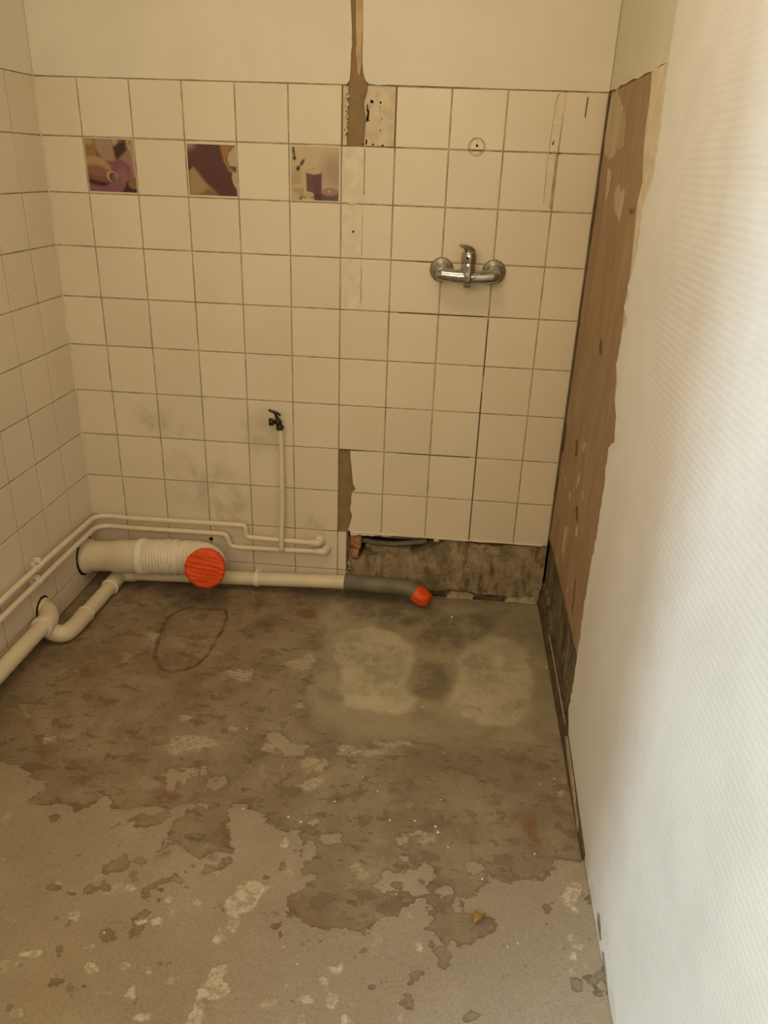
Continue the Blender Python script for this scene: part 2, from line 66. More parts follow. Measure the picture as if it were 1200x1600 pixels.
RUST = [[(.648,-1.026),(.651,-1.04),(.643,-1.047),(.634,-1.052),(.623,-1.044),(.611,-1.044),(.602,-1.032),(.602,-1.019),(.605,-1.007),(.62,-1.013),(.629,-1.005),(.64,-1.015)],[(.792,-1.108),(.786,-1.12),(.793,-1.144),(.782,-1.141),(.774,-1.143),(.762,-1.135),(.757,-1.113),(.75,-1.092),(.756,-1.081),(.765,-1.081),(.773,-1.075),(.785,-1.087)],[(.779,-1.172),(.786,-1.178),(.776,-1.181),(.766,-1.182),(.757,-1.183),(.753,-1.179),(.746,-1.176),(.747,-1.171),(.754,-1.168),(.76,-1.162),(.771,-1.164),(.78,-1.166)],[(1.443,-.97),(1.482,-.949),(1.502,-.982),(1.483,-1.022),(1.499,-1.06),(1.472,-1.078),(1.454,-1.026),(1.434,-1.0)],[(.834,-.174),(.842,-.2),(.818,-.21),(.799,-.211),(.785,-.205),(.757,-.21),(.754,-.186),(.756,-.165),(.766,-.146),(.783,-.126),(.809,-.135),(.824,-.154)],[(.269,-.904),(.269,-.916),(.267,-.926),(.264,-.935),(.251,-.929),(.24,-.921),(.232,-.909),(.225,-.895),(.227,-.884),(.235,-.88),(.247,-.884),(.259,-.892)],[(.189,-.821),(.188,-.831),(.183,-.837),(.178,-.84),(.17,-.84),(.161,-.834),(.155,-.826),(.151,-.817),(.151,-.808),(.158,-.803),(.169,-.812),(.176,-.816)],[(.411,-.988),(.413,-.993),(.406,-.997),(.4,-.998),(.391,-1.001),(.387,-.995),(.381,-.992),(.379,-.986),(.385,-.982),(.392,-.981),(.4,-.978),(.406,-.983)],[(.673,-1.169),(.682,-1.174),(.679,-1.183),(.674,-1.189),(.668,-1.193),(.66,-1.195),(.652,-1.19),(.654,-1.18),(.652,-1.173),(.658,-1.17),(.66,-1.162),(.666,-1.169)],[(1.309,-.838),(1.302,-.844),(1.291,-.847),(1.282,-.852),(1.27,-.852),(1.266,-.848),(1.263,-.844),(1.261,-.84),(1.268,-.834),(1.282,-.832),(1.292,-.833),(1.302,-.835)],[(.242,-.565),(.237,-.58),(.247,-.605),(.227,-.607),(.208,-.614),(.195,-.586),(.179,-.574),(.185,-.56),(.176,-.537),(.195,-.537),(.212,-.52),(.234,-.542)]]
RING = [(.384,-.48),(.367,-.406),(.354,-.331),(.351,-.269),(.371,-.222),(.396,-.198),(.451,-.198),(.52,-.192),(.538,-.238),(.543,-.315),(.541,-.388),(.537,-.458),(.523,-.503),(.498,-.532),(.461,-.55),(.426,-.539)]
PLEDGE = [(-.641,1.579),(-.659,1.511),(-.67,1.43),(-.667,1.365),(-.621,1.328),(-.637,1.255),(-.628,1.203),(-.598,1.166),(-.63,1.144),(-.601,1.119),(-.652,1.101),(-.623,1.068),(-.622,1.026),(-.611,.994),(-.661,.963),(-.655,.926),(-.693,.9),(-.715,.848),(-.67,.818),(-.676,.773),(-.694,.734),(-.694,.686),(-.698,.622),(-.69,.55),(-.683,.494),(-.687,.424),(-.697,.347),(-.703,.284),(-.705,.247),(-.707,.209),(-.709,.16),(-.703,.104)]
PPATCH = [(-.641,1.579),(-.497,1.58),(-.517,1.532),(-.523,1.473),(-.536,1.433),(-.573,1.372),(-.557,1.329),(-.576,1.266),(-.605,1.174),(-.591,1.131),(-.603,1.092),(-.621,.982),(-.644,.93)]
SCRAPE = [[(-.267,1.343),(-.305,1.358),(-.365,1.346),(-.376,1.36),(-.402,1.347),(-.386,1.284),(-.304,1.301)],[(.061,1.553),(-.107,1.578),(-.179,1.544),(-.271,1.511),(-.306,1.442),(-.229,1.437),(-.159,1.416),(-.048,1.432),(.02,1.497)],[(-.125,1.401),(-.188,1.393),(-.197,1.341),(-.159,1.31)],[(-.351,.724),(-.386,.736),(-.393,.717),(-.354,.696)],[(-.346,.629),(-.373,.64),(-.364,.598),(-.334,.577)],[(-.444,.617),(-.46,.623),(-.465,.607),(-.448,.6)],[(-.256,.431),(-.304,.443),(-.311,.395),(-.315,.333),(-.265,.35)],[(-.42,.504),(-.446,.516),(-.456,.494),(-.424,.475)],[(-.42,.307),(-.444,.325),(-.442,.299)],[(-.226,.532),(-.274,.542),(-.276,.512)],[(-.13,.535),(-.152,.543),(-.157,.524)]]
GOUGE = [[(-.512,.389),(-.525,.401),(-.548,.341),(-.548,.291),(-.533,.292)],[(-.23,.692),(-.267,.695),(-.283,.653),(-.249,.647)],[(-.373,.539),(-.404,.558),(-.437,.526),(-.398,.513)],[(-.483,1.312),(-.534,1.317),(-.529,1.306),(-.489,1.304)],[(-.36,1.001),(-.385,1.006),(-.415,.972),(-.38,.968)],[(-.017,.578),(-.016,.609),(-.015,.672),(-.047,.672),(-.053,.59)]]
DIRT = [[(-1.245,.035),(-1.26,.045),(-1.3,.025),(-1.29,.011),(-1.253,.018)],[(-1.312,.013),(-1.328,.026),(-1.379,.008),(-1.397,-.019),(-1.361,-.018),(-1.33,-.008)]]
CHIPS = [(1.15, -1.03, 0.0056), (1.256, -1.036, 0.0064), (1.262, -1.052, 0.0072), (1.208, -1.025, 0.0056), (1.015, -0.99, 0.0049), (1.113, -0.944, 0.0041), (1.072, -0.902, 0.0042), (1.072, -0.864, 0.0034), (1.267, -0.952, 0.0041), (1.286, -1.092, 0.0039), (1.36, -1.166, 0.0054), (1.478, -1.086, 0.0048), (0.916, -1.05, 0.0056), (0.947, -1.061, 0.0056), (0.868, -0.891, 0.0034), (1.206, -0.614, 0.0046), (1.283, -0.128, 0.0088), (1.006, -0.796, 0.0035), (1.406, -1.317, 0.0036), (1.006, -1.399, 0.0035), (0.973, -1.368, 0.0036), (1.547, -0.848, 0.0043), (1.605, -0.121, 0.0067), (1.598, -0.272, 0.0063), (1.574, -0.375, 0.0061), (1.589, -0.042, 0.0068), (1.427, -1.308, 0.0037), (0.62, -1.38, 0.0045), (0.806, -1.04, 0.0049), (0.744, -0.765, 0.0045), (1.061, -0.904, 0.0034), (1.043, -0.866, 0.0034), (1.511, -0.87, 0.0034)]


# ---------------------------------------------------------------- material helper
class NT:
    def __init__(s, name, rough=0.6, metal=0.0, spec=0.4):
        s.m = bpy.data.materials.new(name)
        s.m.use_nodes = True
        s.t = s.m.node_tree
        s.b = s.t.nodes['Principled BSDF']
        s.b.inputs['Roughness'].default_value = rough
        s.b.inputs['Metallic'].default_value = metal
        s.b.inputs['Specular IOR Level'].default_value = spec

    def put(s, sock, v):
        if isinstance(v, bpy.types.NodeSocket):
            s.t.links.new(v, sock)
        elif v is not None:
            if isinstance(v, (tuple, list)) and len(v) == 3 and len(sock.default_value) == 4:
                v = (*v, 1)
            sock.default_value = v

    def node(s, kind, ins=None, out=0, **props):
        n = s.t.nodes.new(kind)
        for k, v in props.items():
            setattr(n, k, v)
        for k, v in (ins or {}).items():
            s.put(n.inputs[k], v)
        return n.outputs[out]

    def pos(s):
        return s.node('ShaderNodeNewGeometry')

    def obj(s):
        return s.node('ShaderNodeTexCoord', out=3)

    def scale(s, v, sc):
        return s.node('ShaderNodeVectorMath', {0: v, 1: sc}, operation='MULTIPLY')

    def noise(s, v, sc, det=4, rough=0.55, out=0):
        return s.node('ShaderNodeTexNoise', {'Vector': v, 'Scale': sc, 'Detail': det, 'Roughness': rough}, out)

    def math(s, op, a, b=0.0):
        return s.node('ShaderNodeMath', {0: a, 1: b}, operation=op)

    def ramp(s, v, lo, hi, a=0.0, b=1.0):
        return s.node('ShaderNodeMapRange', {0: v, 1: lo, 2: hi, 3: a, 4: b}, interpolation_type='SMOOTHSTEP')

    def mix(s, f, a, b, mode='MIX'):
        n = s.t.nodes.new('ShaderNodeMix')
        n.data_type = 'RGBA'
        n.blend_type = mode
        s.put(n.inputs[0], f)
        s.put(n.inputs[6], a)
        s.put(n.inputs[7], b)
        return n.outputs[2]

    def attr(s, name, out=2):
        return s.node('ShaderNodeAttribute', out=out, attribute_name=name)

    def color(s, c):
        s.put(s.b.inputs['Base Color'], c)

    def bump(s, h, strength=0.3, dist=0.002):
        s.put(s.b.inputs['Normal'], s.node('ShaderNodeBump', {'Strength': strength, 'Distance': dist, 'Height': h}))

    def done(s):
        return s.m


def plain(name, col, rough=0.6, metal=0.0, var=0.12, sc=30, bump=0.15, spec=0.4, bsc=120):
    t = NT(name, rough, metal, spec)
    o = t.obj()
    n = t.noise(o, sc, 4)
    dark = tuple(c * (1 - var) for c in col)
    lite = tuple(min(1, c * (1 + var)) for c in col)
    t.color(t.mix(t.ramp(n, 0.3, 0.7), dark, lite))
    if bump:
        t.bump(t.noise(o, bsc, 3), bump, 0.001)
    return t.done()


# ---------------------------------------------------------------- mesh helpers
class MB:
    def __init__(s):
        s.v, s.f, s.sm = [], [], []

    def add(s, vs, fs, smooth=False):
        o = len(s.v)
        s.v += [tuple(v) for v in vs]
        s.f += [tuple(i + o for i in f) for f in fs]
        s.sm += [smooth] * len(fs)
        return s

    def box(s, x0, x1, y0, y1, z0, z1):
        vs = [(x, y, z) for z in (z0, z1) for y in (y0, y1) for x in (x0, x1)]
        return s.add(vs, [(0, 2, 3, 1), (4, 5, 7, 6), (0, 1, 5, 4), (2, 6, 7, 3), (0, 4, 6, 2), (1, 3, 7, 5)])

    def tube(s, pts, r, seg=16, caps=True, squash=None):
        pts = [Vector(p) for p in pts]
        n = len(pts)
        rr = r if isinstance(r, (list, tuple)) else [r] * n
        tang = []
        for i in range(n):
            a = pts[max(i - 1, 0)]
            b = pts[min(i + 1, n - 1)]
            tang.append((b - a).normalized())
        t0 = tang[0]
        u = t0.cross(Vector((0, 0, 1)))
        if u.length < 0.1:
            u = t0.cross(Vector((1, 0, 0)))
        u.normalize()
        vs, fs = [], []
        for i in range(n):
            if i:
                q = tang[i - 1].rotation_difference(tang[i])
                u = q @ u
            w = tang[i].cross(u).normalized()
            for k in range(seg):
                a = 2 * math.pi * k / seg
                cu, cw = math.cos(a), math.sin(a)
                if squash:
                    cu *= squash[0]
                    cw *= squash[1]
                vs.append(pts[i] + (u * cu + w * cw) * rr[i])
        for i in range(n - 1):
            for k in range(seg):
                a, b = i * seg + k, i * seg + (k + 1) % seg
                fs.append((a, b, b + seg, a + seg))
        s.add(vs, fs, True)
        if caps:
            s.add(vs[:seg], [tuple(reversed(range(seg)))])
            s.add(vs[-seg:], [tuple(range(seg))])
        return s

    def lathe(s, p0, p1, prof, seg=20, sharp=()):
        """prof: (t along p0-p1 in metres, radius)"""
        p0, p1 = Vector(p0), Vector(p1)
        d = (p1 - p0).normalized()
        return s.tube_prof(p0, d, prof, seg)

    def tube_prof(s, p0, d, prof, seg):
        u = d.cross(Vector((0, 0, 1)))
        if u.length < 0.1:
            u = d.cross(Vector((1, 0, 0)))
        u.normalize()
        w = d.cross(u)
        vs, fs = [], []
        for t, r in prof:
            for k in range(seg):
                a = 2 * math.pi * k / seg
                vs.append(p0 + d * t + (u * math.cos(a) + w * math.sin(a)) * r)
        for i in range(len(prof) - 1):
            for k in range(seg):
                a, b = i * seg + k, i * seg + (k + 1) % seg
                fs.append((a, b, b + seg, a + seg))
        s.add(vs, fs, True)
        s.add(vs[:seg], [tuple(reversed(range(seg)))])
        s.add(vs[-seg:], [tuple(range(seg))])
        return s

    def slab(s, outline, to3, d0, d1):
        """outline 2-D, extruded from depth d0 (front) to d1; to3(a, b, d) gives the point"""
        bm = bmesh.new()
        fr = [bm.verts.new(to3(a, b, d0)) for a, b in outline]
        bk = [bm.verts.new(to3(a, b, d1)) for a, b in outline]
        n = len(outline)
        f = bm.faces.new(fr)
        g = bm.faces.new(list(reversed(bk)))
        for i in range(n):
            bm.faces.new((fr[i], bk[i], bk[(i + 1) % n], fr[(i + 1) % n]))
        bm.normal_update()
        bmesh.ops.triangulate(bm, faces=[f, g], ngon_method='EAR_CLIP')
        bmesh.ops.recalc_face_normals(bm, faces=bm.faces)
        bm.verts.index_update()
        s.add([v.co for v in bm.verts], [tuple(v.index for v in q.verts) for q in bm.faces])
        bm.free()
        return s

    def build(s, name, mat, parent=None, loc=None):
        me = bpy.data.meshes.new(name)
        off = Vector(loc) if loc is not None else (Vector(parent.location) if parent and parent.parent is None else Vector())
        if parent and parent.parent is not None and loc is None:
            off = parent.parent.location + parent.location
        me.from_pydata([Vector(v) - off for v in s.v], [], s.f)
        me.polygons.foreach_set('use_smooth', s.sm)
        me.materials.append(mat)
        me.update()
        bm = bmesh.new()
        bm.from_mesh(me)
        bmesh.ops.recalc_face_normals(bm, faces=bm.faces)
        bm.to_mesh(me)
        bm.free()
        o = bpy.data.objects.new(name, me)
        COL.objects.link(o)
        if parent:
            o.parent = parent
            base = parent.location if parent.parent is None else parent.parent.location + parent.location
            o.location = off - Vector(base)
        else:
            o.location = off
        return o


def thing(name, label, cat, loc, group=None):
    o = bpy.data.objects.new(name, None)
    o.empty_display_size = 0.05
    COL.objects.link(o)
    o.location = loc
    return tag(o, label, cat, group)


def tag(o, label, cat, group=None):
    o['label'] = label
    o['category'] = cat
    if group:
        o['group'] = group
    return o


def struct(o):
    o['kind'] = 'structure'
    return o


def fillet(pts, rad, n=6):
    """polyline with rounded corners; rad one number or one per inner corner"""
    pts = [Vector(p) for p in pts]
    out = [pts[0]]
    for i in range(1, len(pts) - 1):
        r = rad[i - 1] if isinstance(rad, (list, tuple)) else rad
        a = (pts[i - 1] - pts[i])
        b = (pts[i + 1] - pts[i])
        r = min(r, a.length * 0.49, b.length * 0.49)
        p, q = pts[i] + a.normalized() * r, pts[i] + b.normalized() * r
        for k in range(n + 1):
            t = k / n
            out.append(p * (1 - t) ** 2 + pts[i] * 2 * t * (1 - t) + q * t * t)
    out.append(pts[-1])
    return out


def rough_line(a, b, n, amp, rnd=random):
    """ragged polyline from a to b (2-D)"""
    out = []
    dx, dy = b[0] - a[0], b[1] - a[1]
    L = math.hypot(dx, dy)
    for i in range(n + 1):
        t = i / n
        k = rnd.uniform(-amp, amp) if 0 < i < n else 0
        out.append((a[0] + dx * t - dy / L * k, a[1] + dy * t + dx / L * k))
    return out


XZ = lambda a, b, d: (a, d, b)            # back wall: d grows away from the room
YZR = lambda a, b, d: (1.59 + d, a, b)    # right wall
YZL = lambda a, b, d: (-d, a, b)          # left wall
XYF = lambda a, b, d: (a, b, -d)          # floor


def sdf(polys, P, default=-0.06, pad=0.06):
    """signed distance (metres, positive inside) to the union of polygons, on points P (n, 2)"""
    out = np.full(len(P), default)
    for poly in polys:
        q = np.array(poly)
        lo, hi = q.min(0) - pad, q.max(0) + pad
        sel = np.where((P[:, 0] > lo[0]) & (P[:, 0] < hi[0]) & (P[:, 1] > lo[1]) & (P[:, 1] < hi[1]))[0]
        if not len(sel):
            continue
        p = P[sel]
        d = np.full(len(p), 1e9)
        ins = np.zeros(len(p), bool)
        for i in range(len(q)):
            a, b = q[i], q[(i + 1) % len(q)]
            ab = b - a
            t = np.clip(((p - a) @ ab) / max(ab @ ab, 1e-12), 0, 1)
            d = np.minimum(d, np.hypot(*(p - a - t[:, None] * ab).T))
            c = (a[1] > p[:, 1]) != (b[1] > p[:, 1])
            if b[1] != a[1]:
                ins ^= c & (p[:, 0] < (b[0] - a[0]) * (p[:, 1] - a[1]) / (b[1] - a[1]) + a[0])
        sd = np.where(ins, d, -d)
        out[sel] = np.maximum(out[sel], np.maximum(sd, default))
    return out


def grid(name, us, vs, to3, attrs, mat, parent=None, lift=None):
    nu, nv = len(us), len(vs)
    U, V = np.meshgrid(us, vs)
    P = np.stack([U.ravel(), V.ravel()], 1)
    vals = {k: f(P) for k, f in attrs.items()}
    dz = lift(P, vals) if lift else np.zeros(len(P))
    co = np.array([to3(a, b, -d) for (a, b), d in zip(P.tolist(), dz.tolist())])
    i = np.arange((nv - 1) * (nu - 1))
    r, c = i // (nu - 1), i % (nu - 1)
    a = r * nu + c
    F = np.stack([a, a + 1, a + nu + 1, a + nu], 1)
    me = bpy.data.meshes.new(name)
    me.vertices.add(len(co))
    me.vertices.foreach_set('co', co.ravel())
    me.loops.add(F.size)
    me.loops.foreach_set('vertex_index', F.ravel())
    me.polygons.add(len(F))
    me.polygons.foreach_set('loop_start', np.arange(len(F)) * 4)
    me.polygons.foreach_set('use_smooth', np.ones(len(F), bool))
    me.update(calc_edges=True)
    for k, v in vals.items():
        if v.ndim == 2:
            at = me.attributes.new(k, 'FLOAT_COLOR', 'POINT')
            at.data.foreach_set('color', np.hstack([v, np.ones((len(v), 1))]).ravel())
        else:
            at = me.attributes.new(k, 'FLOAT', 'POINT')
            at.data.foreach_set('value', v.astype(np.float32))
    me.materials.append(mat)
    o = bpy.data.objects.new(name, me)
    COL.objects.link(o)
    if parent:
        o.parent = parent
    return o


# ---------------------------------------------------------------- materials
def tile_material(name, base):
    t = NT(name, 0.38, 0, 0.45)
    p = t.pos()
    rnd = t.node('ShaderNodeObjectInfo', out=5)
    c = t.mix(rnd, tuple(x * 0.965 for x in base), tuple(min(1, x * 1.03) for x in base))
    # smudges above the pipes and grime near the floor
    n = t.noise(p, 9, 6, 0.65)
    sep = t.t.nodes.new('ShaderNodeSeparateXYZ')
    t.put(sep.inputs[0], p)
    x, z = sep.outputs[0], sep.outputs[2]

    def spot(px, pz, r):
        d = t.node('ShaderNodeVectorMath', {0: t.node('ShaderNodeCombineXYZ', {0: x, 1: z}), 1: (px, pz, 0)}, 1, operation='DISTANCE')
        return t.ramp(d, r, r * 0.2)
    g = spot(0.255, 0.595, 0.10)
    for q in ((0.40, 0.40, 0.17), (0.50, 0.30, 0.16), (0.62, 0.56, 0.13), (0.36, 0.52, 0.10), (0.78, 0.22, 0.10)):
        g = t.math('MAXIMUM', g, spot(*q))
    g = t.math('MULTIPLY', g, t.ramp(n, 0.40, 0.68))
    c = t.mix(t.math('MULTIPLY', g, 0.45), c, (0.30, 0.24, 0.14))
    m2 = t.noise(p, 3.0, 3, 0.5)
    c = t.mix(t.ramp(m2, 0.35, 0.7, 0.0, 0.16), c, (0.55, 0.45, 0.28))
    # small scratches
    s = t.noise(t.scale(p, (60, 60, 14)), 1, 3, 0.6)
    c = t.mix(t.math('MULTIPLY', t.ramp(s, 0.70, 0.78), t.math('MULTIPLY', g, 1.0)), c, (0.16, 0.12, 0.07))
    t.color(c)
    t.put(t.b.inputs['Roughness'], t.ramp(n, 0.3, 0.7, 0.34, 0.50))
    t.bump(t.noise(p, 14, 2), 0.05, 0.002)
    return t.done()


TILE = (0.735, 0.645, 0.500)
M_tile = tile_material('glazed_tile', TILE)
M_grout = plain('old_grout', (0.38, 0.30, 0.185), 0.9, var=0.35, sc=18)
M_grout_dark = plain('dark_open_joint', (0.085, 0.063, 0.038), 0.95)


def paint_material(name, col):
    t = NT(name, 0.75, 0, 0.25)
    p = t.pos()
    c = t.mix(t.ramp(t.noise(p, 5, 4), 0.3, 0.7), tuple(x * 0.96 for x in col), tuple(min(1, x * 1.03) for x in col))
    t.color(c)
    t.bump(t.noise(p, 160, 3, 0.6), 0.10, 0.001)
    return t.done()


M_paint = paint_material('cream_wall_paint', (0.745, 0.69, 0.565))
M_paint_right = paint_material('grey_green_wall_paint', (0.70, 0.66, 0.54))
M_ceiling = paint_material('ceiling_paint', (0.72, 0.68, 0.58))


def fabric_wall():
    t = NT('white_glassfibre_wallcovering', 0.45, 0, 0.4)
    p = t.pos()
    sep = t.t.nodes.new('ShaderNodeSeparateXYZ')
    warp = t.noise(p, 30, 2)
    t.put(sep.inputs[0], p)
    wz = t.math('ADD', t.math('MULTIPLY', sep.outputs[2], 2 * math.pi / 0.0125), t.math('MULTIPLY', warp, 3.0))
    wy = t.math('ADD', t.math('MULTIPLY', sep.outputs[1], 2 * math.pi / 0.0065), t.math('MULTIPLY', warp, 2.2))
    hz = t.math('SINE', wz)
    hy = t.math('MULTIPLY', t.math('SINE', wy), 0.9)
    h = t.math('ADD', t.math('ADD', hz, t.math('MULTIPLY', hy, hz)), t.math('MULTIPLY', t.noise(p, 300, 2), 1.2))
    # the weave is smoothed over with filler near the stripped edge
    fade = t.ramp(t.math('ADD', sep.outputs[1], t.math('MULTIPLY', warp, 0.06)), -0.72, -0.98, 0.08, 1.0)
    h = t.math('MULTIPLY', h, fade)
    c = t.mix(t.ramp(t.noise(p, 6, 4), 0.3, 0.7), (0.80, 0.79, 0.76), (0.87, 0.865, 0.84))
    foot = t.math('MULTIPLY', t.ramp(sep.outputs[2], 0.10, 0.0), t.ramp(t.noise(p, 14, 5), 0.42, 0.7))
    c = t.mix(t.math('MULTIPLY', foot, 0.5), c, (0.42, 0.36, 0.26))
    t.color(c)
    t.bump(h, 0.13, 0.0009)
    return t.done()


M_fabric = fabric_wall()


def stripped_material():
    t = NT('stripped_brown_render', 0.85, 0, 0.25)
    p = t.pos()
    n = t.noise(t.scale(p, (1, 3, 1)), 6, 5, 0.6)
    c = t.mix(t.ramp(n, 0.3, 0.72), (0.345, 0.230, 0.135), (0.430, 0.305, 0.190))
    st = t.noise(t.scale(p, (1, 60, 5)), 1, 5, 0.6)
    c = t.mix(t.ramp(st, 0.56, 0.74, 0, 0.5), c, (0.24, 0.16, 0.09))
    sn = t.math('MULTIPLY', t.math('SUBTRACT', t.noise(p, 45, 4), 0.5), 0.03)
    sc = t.math('ADD', t.attr('scrape'), sn)
    streak = t.ramp(t.noise(t.scale(p, (1, 30, 3)), 1.5, 4), 0.30, 0.62)
    c = t.mix(t.math('MULTIPLY', t.ramp(sc, -0.003, 0.003), t.math('ADD', t.math('MULTIPLY', streak, 0.6), 0.35)), c, (0.60, 0.50, 0.36))
    gg = t.math('ADD', t.attr('gouge'), t.math('MULTIPLY', sn, 0.6))
    c = t.mix(t.ramp(gg, -0.004, 0.004, 0, 0.85), c, (0.12, 0.08, 0.045))
    t.color(c)
    t.bump(t.math('ADD', n, t.math('MULTIPLY', st, 0.7)), 0.4, 0.003)
    return t.done()


M_strip = stripped_material()


def concrete_material(name, a, b, dark, streak=(40, 40, 5), amt=0.8):
    t = NT(name, 0.9, 0, 0.2)
    p = t.pos()
    c = t.mix(t.ramp(t.noise(p, 16, 6, 0.7), 0.32, 0.66), a, b)
    st = t.noise(t.scale(p, streak), 1, 6, 0.65)
    c = t.mix(t.ramp(st, 0.45, 0.70, 0, amt), c, dark)
    sp = t.noise(p, 46, 6, 0.75)
    c = t.mix(t.ramp(sp, 0.54, 0.68, 0, amt), c, dark)
    c = t.mix(t.ramp(t.noise(p, 7, 4, 0.6), 0.50, 0.66, 0, amt * 0.6), c, dark)
    t.color(c)
    t.bump(t.noise(p, 45, 6, 0.7), 0.6, 0.006)
    return t.done()


M_mould = concrete_material('mouldy_bare_concrete', (0.27, 0.205, 0.120), (0.42, 0.33, 0.205), (0.075, 0.058, 0.033), (26, 26, 8), 0.85)
M_mould_side = concrete_material('mouldy_side_render', (0.15, 0.125, 0.085), (0.27, 0.22, 0.14), (0.055, 0.045, 0.03), (1, 30, 8), 0.9)
M_adhesive = concrete_material('brown_adhesive', (0.26, 0.175, 0.085), (0.31, 0.21, 0.11), (0.20, 0.13, 0.065), (12, 12, 4), 0.4)
M_patch = concrete_material('pale_mortar', (0.40, 0.33, 0.22), (0.56, 0.48, 0.34), (0.20, 0.15, 0.09), (30, 30, 20), 0.6)
M_filler = plain('pale_filler', (0.62, 0.52, 0.37), 0.85, var=0.12, sc=40, bump=0.4)
M_filler_lite = plain('white_filler', (0.715, 0.630, 0.475), 0.8, var=0.08, sc=30, bump=0.3)
M_wood = plain('bare_tan_timber', (0.50, 0.36, 0.20), 0.8, var=0.2, sc=12)
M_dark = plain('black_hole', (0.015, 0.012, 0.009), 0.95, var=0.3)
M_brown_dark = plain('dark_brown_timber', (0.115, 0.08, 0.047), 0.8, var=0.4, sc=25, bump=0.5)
M_pipe = plain('cream_painted_pipe', (0.74, 0.645, 0.475), 0.42, var=0.05, sc=14, bump=0.12, bsc=60)
M_pvc = plain('aged_cream_plastic', (0.70, 0.60, 0.43), 0.40, var=0.07, sc=10, bump=0.05)
M_pvc_white = plain('white_plastic_seal', (0.80, 0.74, 0.62), 0.5, var=0.05)
M_bellow = plain('ribbed_white_rubber', (0.74, 0.66, 0.52), 0.55, var=0.06, sc=20, bump=0.2)
M_grey = plain('grey_plastic_pipe', (0.165, 0.145, 0.105), 0.5, var=0.15, sc=16, bump=0.1)
M_black = plain('blackened_brass', (0.03, 0.024, 0.017), 0.45, metal=0.3, var=0.4, sc=60, bump=0.5)
M_brick = plain('orange_brick', (0.42, 0.20, 0.10), 0.9, var=0.3, sc=50, bump=0.8)
M_hose = plain('grey_hose', (0.17, 0.145, 0.105), 0.6, var=0.2)
M_chip = plain('white_plaster_chip', (0.78, 0.73, 0.62), 0.85, var=0.08)
M_leaf = plain('dry_leaf', (0.36, 0.24, 0.08), 0.7, var=0.35, sc=40, bump=0.5)
M_rim = plain('dirty_sealant', (0.40, 0.33, 0.21), 0.8, var=0.3, sc=60)


def tape_material():
    t = NT('orange_tape', 0.42, 0, 0.4)
    o = t.obj()
    v = t.node('ShaderNodeVectorRotate', {'Vector': o, 'Angle': math.radians(-14), 'Axis': (0, 1, 0)}, rotation_type='AXIS_ANGLE')
    n = t.noise(t.scale(v, (14, 14, 95)), 1, 4, 0.55)
    t.color(t.mix(t.ramp(n, 0.3, 0.7), (0.70, 0.064, 0.006), (0.88, 0.102, 0.010)))
    t.bump(n, 0.9, 0.006)
    return t.done()


M_tape = tape_material()


def chrome_material():
    t = NT('limescaled_chrome', 0.16, 1.0, 0.5)
    o = t.obj()
    n = t.noise(o, 70, 5, 0.6)
    t.color(t.mix(t.ramp(n, 0.35, 0.7), (0.40, 0.385, 0.35), (0.52, 0.50, 0.46)))
    t.put(t.b.inputs['Roughness'], t.ramp(n, 0.35, 0.7, 0.10, 0.24))
    return t.done()


def dull_chrome():
    t = NT('dull_scaled_chrome', 0.4, 0.75, 0.5)
    n = t.noise(t.obj(), 90, 5, 0.6)
    t.color(t.mix(t.ramp(n, 0.35, 0.7), (0.26, 0.25, 0.20), (0.38, 0.36, 0.30)))
    return t.done()


M_chrome = chrome_material()
M_flange = dull_chrome()


